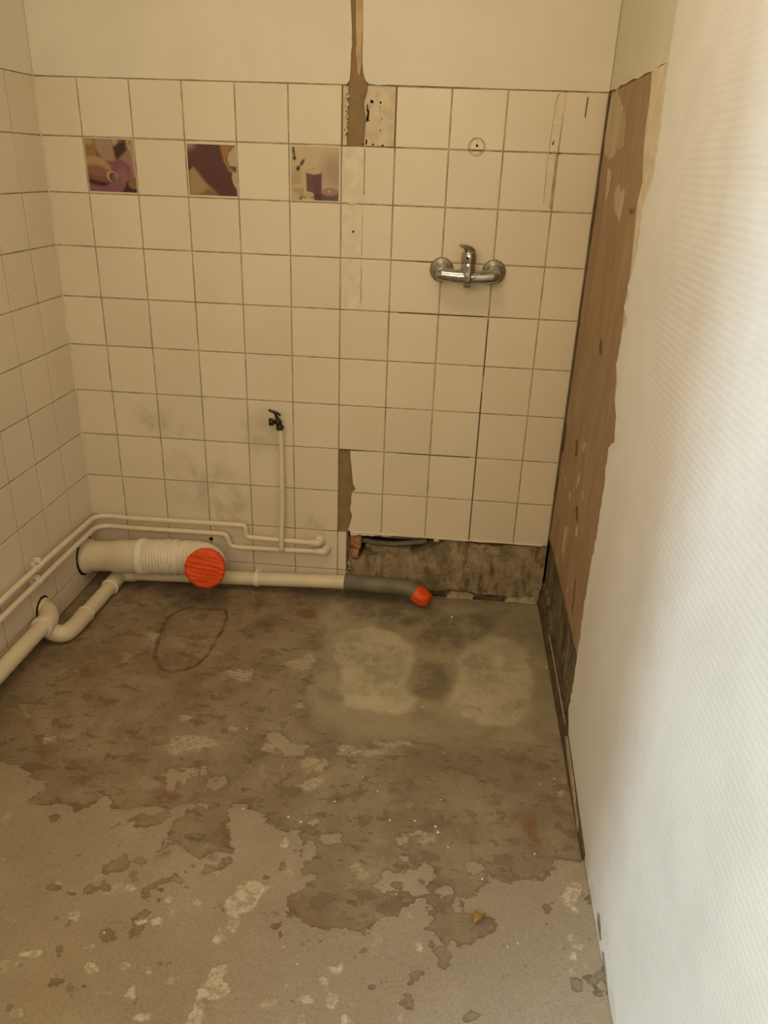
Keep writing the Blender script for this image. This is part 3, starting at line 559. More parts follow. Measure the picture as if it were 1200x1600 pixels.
def floor_material():
    t = NT('worn_concrete_screed', 0.8, 0, 0.3)
    p = t.pos()

    def shift(dx, dy):
        return t.node('ShaderNodeVectorMath', {0: p, 1: (dx, dy, 0)}, operation='ADD')
    sep = t.t.nodes.new('ShaderNodeSeparateXYZ')
    t.put(sep.inputs[0], p)
    n1 = t.noise(p, 3.2, 6, 0.6)
    n2 = t.noise(p, 14, 6, 0.65)
    n3 = t.noise(p, 70, 5, 0.65)
    nx = t.noise(t.scale(p, (5, 22, 1)), 1, 5, 0.6)
    edge = t.math('ADD', t.math('MULTIPLY', t.math('SUBTRACT', t.noise(p, 26, 5, 0.6), 0.5), 0.028),
                  t.math('MULTIPLY', t.math('SUBTRACT', n3, 0.5), 0.010))
    wide = t.math('MULTIPLY', t.math('SUBTRACT', t.noise(t.scale(p, (1, 1.5, 1)), 10, 5, 0.6), 0.5), 0.10)

    def on(name, soft=0.0015, k=1.0, off=0.0):
        v = t.math('ADD', t.attr(name), t.math('MULTIPLY', edge, k))
        return t.ramp(v, off - soft, off + soft)

    def flakes(dx, dy, sc, lo, det=5, soft=0.008, stretch=(1, 1.4, 1)):
        return t.ramp(t.noise(t.scale(shift(dx, dy), stretch), sc, det, 0.58), lo, lo + soft)
    # bare lower layer: brown on the left, greyer to the right
    grey = t.ramp(t.math('ADD', sep.outputs[0], t.math('MULTIPLY', n1, 0.5)), 0.75, 1.25)
    a = t.mix(grey, (0.262, 0.190, 0.109), (0.260, 0.207, 0.137))
    b = t.mix(grey, (0.345, 0.268, 0.168), (0.345, 0.288, 0.200))
    c = t.mix(t.ramp(n1, 0.32, 0.68), a, b)
    c = t.mix(t.ramp(t.noise(shift(5, 1), 7, 6, 0.7), 0.40, 0.62, 0, 0.55), c, t.mix(grey, (0.165, 0.108, 0.056), (0.185, 0.145, 0.094)))
    c = t.mix(t.math('MULTIPLY', flakes(1.7, 3.2, 8, 0.56), 0.45), c, t.mix(grey, (0.270, 0.204, 0.130), (0.300, 0.250, 0.172)))
    c = t.mix(t.math('MULTIPLY', flakes(9.1, 4.4, 13, 0.575), 0.55), c, t.mix(grey, (0.140, 0.095, 0.050), (0.160, 0.124, 0.078)))
    c = t.mix(t.math('MULTIPLY', flakes(2.6, 8.8, 20, 0.60), 0.5), c, (0.300, 0.238, 0.156))
    c = t.mix(t.math('MULTIPLY', flakes(6.2, 0.4, 19, 0.60, 7, 0.03, (1, 1.7, 1)), 0.55), c, (0.130, 0.089, 0.048))
    c = t.mix(t.ramp(t.noise(t.scale(p, (9, 26, 1)), 1, 6, 0.7), 0.56, 0.70, 0, 0.65), c, (0.120, 0.083, 0.045))
    c = t.mix(t.ramp(t.noise(p, 42, 5, 0.7), 0.57, 0.70, 0, 0.6), c, (0.130, 0.094, 0.054))
    c = t.mix(t.ramp(t.noise(shift(4, 4), 2.4, 3, 0.5), 0.56, 0.68, 0, 0.4), c, (0.205, 0.115, 0.055))
    # flakes of the old coat that still cling to the lower layer
    c = t.mix(t.math('MULTIPLY', flakes(7.3, 2.1, 11, 0.64, 5, 0.01, (1, 1, 1)), 0.75), c, (0.350, 0.282, 0.190))
    # grey shower base area
    g = t.mix(t.ramp(n1, 0.3, 0.7), (0.335, 0.284, 0.184), (0.415, 0.358, 0.240))
    g = t.mix(t.ramp(t.noise(shift(2, 9), 8, 6, 0.7), 0.46, 0.66, 0, 0.6), g, (0.190, 0.156, 0.098))
    g = t.mix(t.ramp(n2, 0.52, 0.70, 0, 0.5), g, (0.315, 0.275, 0.195))
    c = t.mix(t.math('MULTIPLY', on('slab', 0.03, 1.6), 0.85), c, g)
    tr = t.math('MULTIPLY', on('tray', 0.016, 1.7), t.ramp(n2, 0.25, 0.50, 0.5, 1))
    gg = t.mix(t.ramp(t.noise(shift(6, 3), 6, 6, 0.65), 0.36, 0.62), (0.610, 0.545, 0.380), (0.440, 0.395, 0.270))
    gg = t.mix(t.ramp(t.noise(shift(3, 7), 9, 5, 0.65), 0.48, 0.62, 0, 0.6), gg, (0.300, 0.268, 0.184))
    vn = t.math('ABSOLUTE', t.math('SUBTRACT', t.noise(shift(4.4, 2.2), 6, 6, 0.6), 0.5))
    gg = t.mix(t.math('MULTIPLY', t.ramp(vn, 0.030, 0.0), 0.5), gg, (0.62, 0.54, 0.38))
    c = t.mix(t.math('MULTIPLY', tr, 0.80), c, gg)
    rim = t.math('MULTIPLY', on('tray', 0.004, 1.5), t.math('SUBTRACT', 1.0, on('tray', 0.008, 1.5, 0.013)))
    c = t.mix(t.math('MULTIPLY', t.math('MULTIPLY', rim, t.ramp(n2, 0.42, 0.62)), 0.6), c, (0.46, 0.40, 0.28))
    # thin tan coat
    sv = t.math('ADD', t.attr('skim'), t.math('ADD', edge, wide))
    s = t.ramp(sv, -0.0012, 0.0012)
    warm = t.ramp(t.math('ADD', sep.outputs[0], t.math('MULTIPLY', n1, 0.6)), 0.75, 1.45)
    sk = t.mix(warm, (0.345, 0.268, 0.168), (0.350, 0.296, 0.226))
    sk = t.mix(t.ramp(n1, 0.35, 0.7), sk, t.mix(warm, (0.400, 0.322, 0.214), (0.410, 0.345, 0.258)))
    sk = t.mix(t.ramp(t.noise(shift(1, 6), 5, 5, 0.65), 0.46, 0.64, 0, 0.55), sk, t.mix(warm, (0.310, 0.240, 0.148), (0.335, 0.288, 0.230)))
    sk = t.mix(t.ramp(n3, 0.55, 0.75, 0, 0.35), sk, (0.26, 0.20, 0.125))
    pit = t.ramp(t.noise(shift(3.3, 9.1), 17, 5, 0.6), 0.64, 0.65)
    sk = t.mix(t.math('MULTIPLY', pit, 0.75), sk, (0.215, 0.162, 0.102))
    lift = t.ramp(t.noise(shift(8.3, 5.1), 15, 5, 0.6), 0.645, 0.665)
    sk = t.mix(t.math('MULTIPLY', lift, 0.6), sk, (0.470, 0.395, 0.285))
    c = t.mix(s, c, sk)
    rimd = t.math('MULTIPLY', t.ramp(sv, -0.007, -0.001), t.math('SUBTRACT', 1.0, s))
    c = t.mix(t.math('MULTIPLY', rimd, 0.35), c, (0.130, 0.094, 0.056))
    # rust, damp, the outline left by the toilet foot
    c = t.mix(t.math('MULTIPLY', on('rust', 0.012, 1.6), t.ramp(n2, 0.38, 0.58, 0.1, 0.8)), c, (0.21, 0.112, 0.050))
    c = t.mix(t.math('MULTIPLY', on('damp', 0.026, 2.2), t.ramp(n2, 0.3, 0.6, 0.10, 0.60)), c, (0.095, 0.075, 0.044))
    rg = on('ring', 0.0045, 0.5)
    c = t.mix(t.math('MULTIPLY', rg, t.ramp(n2, 0.34, 0.55, 0.25, 0.9)), c, (0.105, 0.062, 0.026))
    # plaster splashes
    pl = t.math('MULTIPLY', on('pale', 0.006, 1.6), t.ramp(t.noise(t.scale(p, (60, 130, 1)), 1, 5, 0.7), 0.38, 0.6, 0.15, 1))
    c = t.mix(t.math('MULTIPLY', pl, 0.9), c, (0.50, 0.43, 0.30))
    w = t.math('MULTIPLY', on('white', 0.003, 1.3), t.ramp(t.noise(p, 48, 5, 0.7), 0.36, 0.58, 0.1, 1))
    c = t.mix(t.math('MULTIPLY', w, 0.95), c, t.mix(n3, (0.50, 0.43, 0.32), (0.72, 0.63, 0.48)))
    sp = t.ramp(t.noise(p, 120, 2, 0.5), 0.735, 0.765)
    c = t.mix(t.math('MULTIPLY', sp, 0.7), c, (0.55, 0.48, 0.36))
    c = t.mix(t.ramp(t.noise(p, 240, 3, 0.6), 0.35, 0.75, 0, 0.30), c, (0.11, 0.082, 0.05))
    t.color(c)
    t.put(t.b.inputs['Roughness'], t.ramp(n2, 0.3, 0.7, 0.58, 0.85))
    h = t.math('ADD', t.math('MULTIPLY', s, 0.5), t.math('ADD', t.math('MULTIPLY', w, 0.5), t.math('ADD', t.math('MULTIPLY', n2, 0.8), t.math('MULTIPLY', n3, 0.5))))
    t.bump(h, 0.6, 0.004)
    return t.done()


M_floor = floor_material()

# ---------------------------------------------------------------- room shell
H = 1.58            # top of the tiling
W = 1.59            # room width
CEIL = 2.5
END = -2.12         # front wall (behind the camera's doorway plane)


def ring_sdf(P):
    d = sdf([RING], P, -0.3, 0.3)
    return 0.006 - np.abs(d + 0.001)


floor = struct(grid('floor', np.arange(0.0, 1.6001, 0.005), np.arange(-2.12, 0.006, 0.005), XYF, {
    'skim': lambda P: np.minimum(sdf(SKIM, P), -sdf(CHIP, P)),
    'white': lambda P: sdf(WHITE, P), 'pale': lambda P: sdf(PALE, P), 'slab': lambda P: sdf(SLAB, P),
    'tray': lambda P: sdf(TRAY, P), 'damp': lambda P: sdf(DAMP, P), 'rust': lambda P: sdf(RUST, P), 'ring': ring_sdf},
    M_floor, None,
    lambda P, v: 0.0012 * np.clip(v['skim'] / 0.004 + 0.5, 0, 1) + 0.0012 * np.clip(v['white'] / 0.01 + 0.3, 0, 1)
    + 0.0006 * np.sin(P[:, 0] * 9 + 1) * np.sin(P[:, 1] * 7)))
sub = MB().box(-0.05, 1.65, -4.6, 0.15, -0.12, -0.006)
struct(sub.build('floor_slab', M_mould))

wb = MB()
wb.box(-0.1, 1.70, 0.10, 0.20, 0, CEIL)
wb.box(0.0, W, 0.009, 0.10, 0.238, CEIL)
wb.box(0.0, 0.906, 0.009, 0.10, 0, 0.238)
wall_back = struct(wb.build('wall_back', M_adhesive))
wall_left = struct(MB().box(-0.12, -0.009, END, 0.10, 0, CEIL).build('wall_left', M_adhesive))
wall_right = struct(MB().box(1.602, 1.72, END, 0.10, 0, CEIL).build('wall_right', M_mould_side))
wall_front = MB().box(-0.12, 0.30, END - 0.1, END, 0, CEIL).box(0.30, 1.60, END - 0.1, END, 2.15, CEIL).box(1.60, 1.72, END - 0.1, END, 0, CEIL)
struct(wall_front.build('wall_front', M_paint))
struct(MB().box(-0.12, 1.72, END - 0.1, 0.2, CEIL, CEIL + 0.08).build('ceiling', M_ceiling))

# tiles ---------------------------------------------------------------
P_ = 0.15
GAP = 0.0036
cache = {}


def tile_mesh(w, h):
    key = (round(w, 4), round(h, 4))
    if key in cache:
        return cache[key]
    a, b = w / 2 - GAP / 2, h / 2 - GAP / 2
    c = 0.0016
    vs = [(-a, .006, -b), (a, .006, -b), (a, .006, b), (-a, .006, b),
          (-a, .0010, -b), (a, .0010, -b), (a, .0010, b), (-a, .0010, b),
          (-a + c, 0, -b + c), (a - c, 0, -b + c), (a - c, 0, b - c), (-a + c, 0, b - c)]
    fs = [(8, 9, 10, 11)]
    for i in range(4):
        j = (i + 1) % 4
        fs += [(4 + i, 4 + j, 8 + j, 8 + i), (i, j, 4 + j, 4 + i)]
    me = bpy.data.meshes.new('tile')
    me.from_pydata(vs, [], fs)
    me.materials.append(M_tile)
    me.update()
    cache[key] = me
    return me


def put_tile(parent, x0, x1, z0, z1, side='back'):
    o = bpy.data.objects.new('tile', tile_mesh(x1 - x0, z1 - z0))
    COL.objects.link(o)
    o.parent = parent
    k = random.uniform(-.0005, .0005)
    tilt = (random.uniform(-.004, .004), 0, random.uniform(-.004, .004))
    if side == 'back':
        o.location = ((x0 + x1) / 2, k, (z0 + z1) / 2)
        o.rotation_euler = tilt
    else:
        o.location = (-k, (x0 + x1) / 2, (z0 + z1) / 2)
        o.rotation_euler = (tilt[0], 0, math.pi / 2 + tilt[2])
    return o


def cut_tile(parent, outline):
    o = MB().slab(outline, XZ, 0.0, 0.006).build('tile', M_tile, parent)
    return o


cols = [0.0] + [0.1228 + P_ * i for i in range(10)] + [1.588]
rows = [H - P_ * i for i in range(11)] + [0.0]
grout = MB()
pict_tiles = {}
for r in range(11):
    z1, z0 = rows[r], rows[r + 1]
    for c in range(11):
        x0, x1 = cols[c], cols[c + 1]
        if (r == 0 and c == 6) or (r >= 9 and c > 6) or (r in (7, 8) and c == 6):
            continue
        if r >= 9 and c == 6:
            x1 = 0.9035
        o = put_tile(wall_back, x0, x1, z0, z1)
        grout.box(x0, x1, 0.0016, 0.009, z0, z1)
        if r == 1 and c in (1, 3, 5):
            pict_tiles[c] = (o, x0, x1, z0, z1)
# the two cut tiles beside the open slot
slot_hi = [(0.911, .528), (0.913, .50), (0.917, .47), (0.920, .437), (0.923, .41), (0.931, .394), (0.928, .388), (0.921, .3815)]
slot_lo = [(0.920, .3785), (0.917, .36), (0.918, .34), (0.914, .325), (0.916, .31), (0.921, .295), (0.919, .28), (0.914, .262), (0.910, .245), (0.907, .236)]
cut_tile(wall_back, slot_hi + [(1.0212, .3817), (1.0212, .5283)])
cut_tile(wall_back, slot_lo + [(1.0212, .2317), (1.0212, .3783)])
grout.slab(slot_hi + [(1.0228, .38), (1.0228, .53)], XZ, .0016, .009).slab(slot_lo + [(1.0228, .23), (1.0228, .38)], XZ, .0016, .009)
grout.build('grout', M_grout, wall_back)
tag_lines = MB()
# a few joints that have opened and gone dark
for x, za, zb in ((1.3228, .232, .75), (1.3228, .80, .97), (0.2728, .10, .14)):
    tag_lines.box(x - .0017, x + .0017, 0.0006, 0.004, za, zb)
for z, xa, xb in ((1.13, 1.10, 1.16), (1.13, 1.30, 1.33), (.98, 1.05, 1.31), (.53, 1.07, 1.3), (.53, .8780, .935)):
    tag_lines.box(xa, xb, 0.0006, 0.004, z - .0014, z + .0014)
tag_lines.build('open_joint', M_grout_dark, wall_back)

lg = MB()
for r in range(11):
    z1, z0 = rows[r], rows[r + 1]
    for k in range(14):
        y1, y0 = -P_ * k, max(-P_ * (k + 1), END)
        put_tile(wall_left, y0, y1, z0, z1, 'left')
        lg.box(-.009, -.0016, y0, y1, z0, z1)
lg.build('grout', M_grout, wall_left)

sl = random.Random(77)
seal = [(.0014, -.0014, .02 + i * .052) for i in range(31)]
MB().tube(seal, [sl.uniform(.0020, .0032) for _ in seal], 8).build('corner_sealant', M_filler_lite, wall_back)
cb = MB()
for xa, xb in ((.004, .882), (1.004, 1.584)):
    pts_ = [(xa + (xb - xa) * i / 24, .0006, H + .0006) for i in range(25)]
    cb.tube(pts_, [sl.uniform(.0008, .0016) for _ in pts_], 6)
cb.build('paint_edge', M_grout, wall_back)
# upper painted layers ------------------------------------------------
rnd = random.Random(3)
left_edge = [(0.893, H + .010)] + rough_line((0.8945, H + .03), (0.898, 1.70), 9, .0012, rnd) + [(0.8925, 1.78), (0.8925, CEIL)]
MB().slab([(0, H + .001), (0.884, H + .001)] + left_edge + [(0, CEIL)], XZ, 0.0005, 0.009).build('paint_layer', M_paint, wall_back)
right_edge = [(1.0, H + .003), (0.97, H + .001), (0.945, H + .004), (0.936, H + .012), (0.930, H + .03), (0.9265, H + .06), (0.927, 1.70), (0.926, 1.78), (0.926, CEIL)]
MB().slab([(1.588, CEIL), (1.588, H + .001)] + right_edge, XZ, 0.0005, 0.009).build('paint_layer', M_paint, wall_back)
MB().slab([(0.908, CEIL), (0.9255, CEIL), (0.9255, 1.70), (0.9235, 1.655), (0.924, 1.63), (0.919, 1.60), (0.914, 1.612), (0.911, 1.63), (0.908, 1.66), (0.910, 1.68), (0.907, 1.72), (0.906, 1.78)], XZ, 0.005, 0.009).build('timber_strip', M_wood, wall_back)
# bed behind the missing top tile
pale_l = [(0.8755, 1.4320), (0.8865, 1.4320)] + rough_line((0.8875, 1.46), (0.8905, 1.575), 22, .0035, rnd) + [(0.8755, H)]
MB().slab(pale_l, XZ, 0.003, 0.009).build('adhesive_patch', M_filler, wall_back)
pale_r = [(1.0195, H), (1.0195, 1.4320), (0.9345, 1.4320), (0.9375, 1.455), (0.9385, 1.48), (0.9405, 1.497), (0.936, 1.52), (0.934, 1.54), (0.9415, 1.562), (0.944, H)]
MB().slab(pale_r, XZ, 0.003, 0.009).build('adhesive_patch', M_filler, wall_back)
mk = MB()
for x, z, w, h in ((.9425, 1.527, .002, .022), (.9455, 1.51, .0032, .034), (.9425, 1.500, .002, .02), (.954, 1.542, .0035, .009), (.9575, 1.541, .002, .008), (.949, 1.495, .0022, .004), (.979, 1.540, .003, .006),
                   (.978, 1.53, .001, .005), (.9775, 1.522, .001, .003), (.942, 1.442, .0028, .016), (.9345, 1.436, .002, .006), (.961, 1.436, .003, .005), (.988, 1.4345, .005, .004), (.9805, 1.472, .0015, .006),
                   (.9495, 1.53, .001, .006), (.969, 1.545, .001, .002), (.984, 1.50, .001, .006)):
    mk.slab([(x - w, z - h * .3), (x - w * .3, z - h / 2), (x + w * .6, z - h * .4), (x + w, z + h * .2), (x + w * .2, z + h / 2), (x - w * .7, z + h * .3)], XZ, 0.0026, 0.005)
for i in range(34):
    z = rnd.uniform(1.455, 1.56)
    x = rnd.uniform(.879, .889)
    w = rnd.uniform(.0006, .0016)
    mk.slab([(x - w, z), (x, z - w * 1.6), (x + w, z + w * .4), (x - w * .2, z + w * 1.7)], XZ, 0.0026, 0.005)
mk.build('adhesive_pit', M_dark, wall_back)['kind'] = 'stuff'

# strips of filler where a partition used to meet the tiles
fs_ = MB()
for z1, z0, xr in ((1.4270, 1.2835, .9365), (1.2765, 1.1335, .9350), (1.1265, .9835, .9340)):
    jag = rough_line((xr, z0), (xr, z1), 9, .0016, rnd)
    fs_.slab([(.8785, z0), *jag, (.8785, z1)], XZ, -.0012, 0.001)
fs_.build('filler_strip', M_filler_lite, wall_back)
gs = MB()
gs.slab([(.9365, 1.305), (.9405, 1.305), (.9400, 1.425), (.9375, 1.425)], XZ, -.0007, 0.001)
gs.slab([(.9350, 1.00), (.9375, 1.01), (.9370, 1.11), (.9355, 1.10)], XZ, -.0007, 0.001)
gs.slab([(.9352, 1.14), (.9372, 1.14), (.9374, 1.20), (.9362, 1.27)], XZ, -.0007, 0.001)
gs.build('scored_line', M_grout, wall_back)
MB().slab([(.893, 1.2795), (.918, 1.2785), (.920, 1.2820), (.897, 1.2830)], XZ, -.0025, 0.001).build('filler_blob', M_filler_lite, wall_back)
fr_ = MB()
fr_.slab([(1.4475, 1.434), (1.4520, 1.55), (1.4555, 1.568), (1.4625, 1.575), (1.4765, 1.576), (1.4745, 1.54), (1.4700, 1.434)], XZ, -.0016, 0.001)
fr_.build('filler_strip', M_filler_lite, wall_back)
fr2 = MB()
fr2.slab([(1.4480, 1.30), (1.4450, 1.427), (1.4665, 1.427), (1.4655, 1.30)], XZ, -.0010, 0.001)
fr2.build('filler_strip', M_filler_lite, wall_back)
ln = MB()
ln.slab([(1.4460, 1.434), (1.4475, 1.434), (1.4525, 1.555), (1.4560, 1.570), (1.4625, 1.5765), (1.4540, 1.571), (1.4505, 1.555)], XZ, -.0013, 0.001)
ln.slab([(1.4470, 1.30), (1.4483, 1.30), (1.4455, 1.427), (1.4442, 1.427)], XZ, -.0012, 0.001)
ln.slab([(1.4655, 1.29), (1.4685, 1.29), (1.4690, 1.427), (1.4665, 1.427)], XZ, -.0012, 0.001)
ln.build('scored_line', M_grout, wall_back)
pt = MB()
pt.slab([(1.4535, 1.448), (1.4575, 1.452), (1.4590, 1.461), (1.4560, 1.460), (1.4530, 1.455)], XZ, -.0020, 0.001)
pt.slab([(1.4565, 1.498), (1.4580, 1.497), (1.4585, 1.500), (1.4570, 1.501)], XZ, -.0020, 0.001)
pt.slab([(1.4490, 1.4285), (1.4530, 1.4290), (1.4540, 1.4315), (1.4500, 1.4312)], XZ, -.0014, 0.001)
pt.slab([(1.4700, 1.4280), (1.4790, 1.4285), (1.4790, 1.4312), (1.4710, 1.4312)], XZ, -.0010, 0.001)
pt.slab([(1.5310, 1.519), (1.5340, 1.519), (1.5355, 1.565), (1.5325, 1.571), (1.5315, 1.55)], XZ, -.0004, 0.001)
pt.build('dark_gouge', M_brown_dark, wall_back)
MB().lathe((0.910, -.0018, 1.205), (0.910, .01, 1.205), [(0, .0032), (.011, .0032)], 10).build('screw_hole', M_dark, wall_back)
MB().lathe((0.423, -.0008, 0.166), (0.423, .01, 0.166), [(0, .0075), (.009, .0075)], 14).build('drill_hole', M_dark, wall_back)

# bare concrete below the tiles and the broken opening -------------------
rc = random.Random(11)
cav = [(0.913, .236), (0.913, .212), (0.917, .195), (0.914, .172), (0.918, .150), (0.921, .128), (0.935, .118), (0.946, .124), (0.958, .139), (0.975, .146), (0.990, .143), (1.005, .150), (1.03, .149), (1.045, .153),
       (1.065, .150), (1.085, .147), (1.10, .152), (1.12, .150), (1.145, .156), (1.165, .167), (1.185, .181), (1.205, .194), (1.228, .208), (1.238, .216), (1.242, .226), (1.258, .230)]
top = [(1.30, .226), (1.33, .222), (1.36, .214), (1.38, .219), (1.41, .212), (1.44, .220), (1.47, .224), (1.50, .221), (1.53, .226), (1.588, .229)]
bot = [(1.588, .014), (1.56, .010), (1.52, .022), (1.48, .024), (1.45, .020), (1.42, .026), (1.39, .022), (1.36, .026), (1.33, .032), (1.28, .034), (1.24, .026), (1.20, .020), (1.10, .004), (0.913, .002)]
MB().slab(cav + top + bot, XZ, 0.004, 0.10).build('bare_concrete', M_mould, wall_back)
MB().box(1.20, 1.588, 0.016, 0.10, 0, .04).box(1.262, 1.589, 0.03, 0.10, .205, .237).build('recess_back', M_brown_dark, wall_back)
MB().box(0.912, 1.262, 0.088, 0.099, .10, .237).build('cavity_shade', M_dark, wall_back)  # near-black sheet paints the deep shade at the back of the opening
m1 = [(1.262, .002), (1.300, .001), (1.330, .003), (1.356, .001), (1.352, .010), (1.359, .015), (1.345, .021), (1.334, .025), (1.318, .023), (1.305, .027), (1.292, .024), (1.276, .026), (1.272, .018), (1.264, .012)]
MB().slab(m1, XZ, -.002, 0.03).build('mortar_patch', M_patch, wall_back)
m2 = [(1.468, .002), (1.500, .004), (1.54, .001), (1.575, .002), (1.579, .012), (1.568, .018), (1.571, .027), (1.555, .024), (1.540, .028), (1.525, .019), (1.505, .023), (1.49, .019), (1.482, .022), (1.474, .012)]
MB().slab(m2, XZ, -.002, 0.03).build('mortar_patch', M_patch, wall_back)
m3 = [(1.39, .002), (1.46, .002), (1.455, .020), (1.43, .012), (1.40, .016)]
MB().slab(m3, XZ, 0.002, 0.03).build('mortar_patch', M_brown_dark, wall_back)
lip = rough_line((0.917, .219), (1.085, .229), 16, .0035, rc)
MB().slab([(1.105, .235), (1.07, .2375), (0.917, .2365)] + lip, XZ, -.001, 0.045).build('plaster_lip', M_filler_lite, wall_back)
bead = [(0.915 + i * .0345, -.0006, .2315 + rc.uniform(-.0012, .0012) - .00002 * i) for i in range(20)]
MB().tube(bead, [rc.uniform(.0016, .0034) for _ in bead], 8).build('mortar_bead', M_filler_lite, wall_back)
MB().slab([(.9040, .010), (.9125, .012), (.9130, .205), (.9095, .232), (.9040, .229)], XZ, 0.0035, 0.05).build('broken_edge', M_brown_dark, wall_back)
bl = MB()
for i in range(30):
    x, z = rc.uniform(.905, .918), rc.choice([rc.uniform(.03, .12), rc.uniform(.03, .09)])
    w = rc.uniform(.002, .006)
    bl.slab([(x - w, z), (x, z - w), (x + w, z - w * .2), (x + w * .5, z + w), (x - w * .5, z + w * .7)], XZ, -.0015, 0.012)
bl.build('broken_mortar', M_filler, wall_back)['kind'] = 'stuff'

# left wall paint above the tiles
MB().slab([(0, H + .001), (END, H + .001), (END, CEIL), (0, CEIL)], YZL, 0.0005, 0.009).build('paint_layer', M_paint, wall_left)

# right wall: stripped render, mouldy foot, plaster skirting, wall covering
strip = grid('stripped_render', np.arange(-0.76, 0.0021, 0.0025), np.arange(0.262, H + .001, 0.004), YZR,
             {'scrape': lambda P: sdf(SCRAPE, P), 'gouge': lambda P: sdf(GOUGE, P)}, M_strip, wall_right,
             lambda P, v: 0.001 * np.clip(v['scrape'] / .01 + .5, 0, 1) - 0.0012 * np.clip(v['gouge'] / .006 + .5, 0, 1))
MB().box(1.5915, 1.602, -0.77, 0, 0.262, H + .02).build('render_backing', M_adhesive, wall_right)
MB().box(1.596, 1.602, -1.2, 0, 0.0, 0.258).build('mouldy_render', M_mould_side, wall_right)
MB().slab([(-.64, H + .03), (-.64, H)] + PPATCH[1:] + [(-.70, .93), (-.72, 1.2)], YZR, -0.0015, 0.001).build('plaster_patch', M_filler_lite, wall_right)
# upper paint and torn strip
ed = [(0.0, H + .004), (-.06, H + .003), (-.10, H - .002), (-.14, H + .004), (-.2, H + .001), (-.30, H + .004), (-.36, H - .002), (-.42, H + .002), (-.50, H - .001), (-.58, H + .003), (-.627, H)]
MB().slab(ed + [(-.622, 1.70), (-.616, CEIL), (0, CEIL)], YZR, -0.001, 0.010).build('paint_layer', M_paint_right, wall_right)
MB().slab([(-.644, H), (-.627, H), (-.614, 1.70), (-.606, CEIL), (-.644, CEIL)], YZR, 0.002, 0.010).build('torn_strip', M_wood, wall_right)


def densify(pts, step=.011, amp=.0055):
    rr = random.Random(21)
    out = []
    for a, b in zip(pts, pts[1:]):
        n = max(1, int(math.hypot(b[0] - a[0], b[1] - a[1]) / step))
        for i in range(n):
            t = i / n
            out.append((a[0] + (b[0] - a[0]) * t + rr.uniform(-amp, amp), a[1] + (b[1] - a[1]) * t))
    out.append(pts[-1])
    return out


PL = [(-.640, CEIL), (-.640, H + .003)] + densify(PLEDGE) + [(-.730, .085), (-.75, .062), (-.86, .046), (-.98, .026), (-1.08, .008), (-1.12, .002)]
cv = MB()
fr_edge = [(1.5865, y, z) for y, z in PL]
cv.add(fr_edge + [(1.5865, END, z) for y, z in PL], [(i, i + 1, len(PL) + i + 1, len(PL) + i) for i in range(len(PL) - 1)])
cv.add(fr_edge + [(1.5925, y, z) for y, z in PL], [(i, i + 1, len(PL) + i + 1, len(PL) + i) for i in range(len(PL) - 1)])
cv.build('wall_covering', M_fabric, wall_right)
# dirt marks low on the covering
for poly in ([(-1.245, .035), (-1.26, .045), (-1.3, .025), (-1.29, .011), (-1.253, .018)], [(-1.312, .013), (-1.328, .026), (-1.379, .012), (-1.397, .004), (-1.361, .003), (-1.33, .004)],):
    MB().slab(poly, YZR, -0.0040, -0.003).build('scuff_mark', plain('grey_scuff', (0.30, 0.27, 0.21), 0.9, var=.3), wall_right)
# remains of the skirting along the floor
sk = [(0.0, .003), (-.30, .003), (-.80, .002), (-1.09, .002), (-1.09, .020), (-.98, .034), (-.86, .052), (-.70, .066), (-.5, .068), (-.3, .072), (-.12, .06), (-.06, .075), (0.0, .06)]
MB().slab(sk, YZR, -0.009, 0.006).build('skirting_remnant', M_brown_dark, wall_right)
MB().slab([(-.30, .073), (-.50, .070), (-.70, .068), (-.72, .072), (-.5, .0755), (-.31, .078)], YZR, -0.0100, -0.0075).build('skirting_edge', M_rim, wall_right)
MB().slab([(-.74, .050), (-.76, .066), (-.90, .048), (-1.02, .026), (-1.02, .008), (-.92, .022), (-.82, .030)], YZR, -0.0100, -0.0078).build('plaster_crust', M_rim, wall_right)
MB().slab([(-.02, .10), (-.05, .02), (-.30, .02), (-.26, .09), (-.12, .115)], YZR, -0.004, 0.006).build('plaster_crust', M_mould_side, wall_right)
MB().slab([(0.0, .262), (-.10, .266), (-.25, .258), (-.40, .264), (-.55, .254), (-.70, .256), (-.70, .262), (-.4, .268), (0.0, .270)], YZR, -0.0025, 0.008).build('render_edge', M_brown_dark, wall_right)
MB().slab([(0.0, 1.575), (-.028, 1.57), (-.02, 1.4), (-.034, 1.30), (-.02, 1.1), (-.03, .9), (-.022, .7), (-.03, .5), (-.02, .3), (0, .3)], YZR, -0.0015, 0.004).build('corner_mortar', M_brown_dark, wall_right)


# ---------------------------------------------------------------- printed tiles
def ramp_np(v, a, b):
    t = np.clip((v - a) / (b - a), 0, 1)
    return t * t * (3 - 2 * t)


class Pic:
    def __init__(s, P, base):
        s.u, s.v = P[:, 0], P[:, 1]
        s.c = np.tile(np.array(base, float), (len(P), 1))

    def lay(s, m, col):
        m = np.clip(m, 0, 1)[:, None]
        s.c = s.c * (1 - m) + np.array(col) * m
        return s

    def ell(s, cx, cy, rx, ry, col, soft=.15, rot=0, k=1):
        c, n = math.cos(rot), math.sin(rot)
        x, y = (s.u - cx) * c + (s.v - cy) * n, -(s.u - cx) * n + (s.v - cy) * c
        return s.lay(k * ramp_np(np.hypot(x / rx, y / ry), 1 + soft, 1 - soft), col)

    def poly(s, pts, col, soft=.02, k=1):
        return s.lay(k * ramp_np(sdf([pts], np.stack([s.u, s.v], 1), -.5, 2), -soft, soft), col)


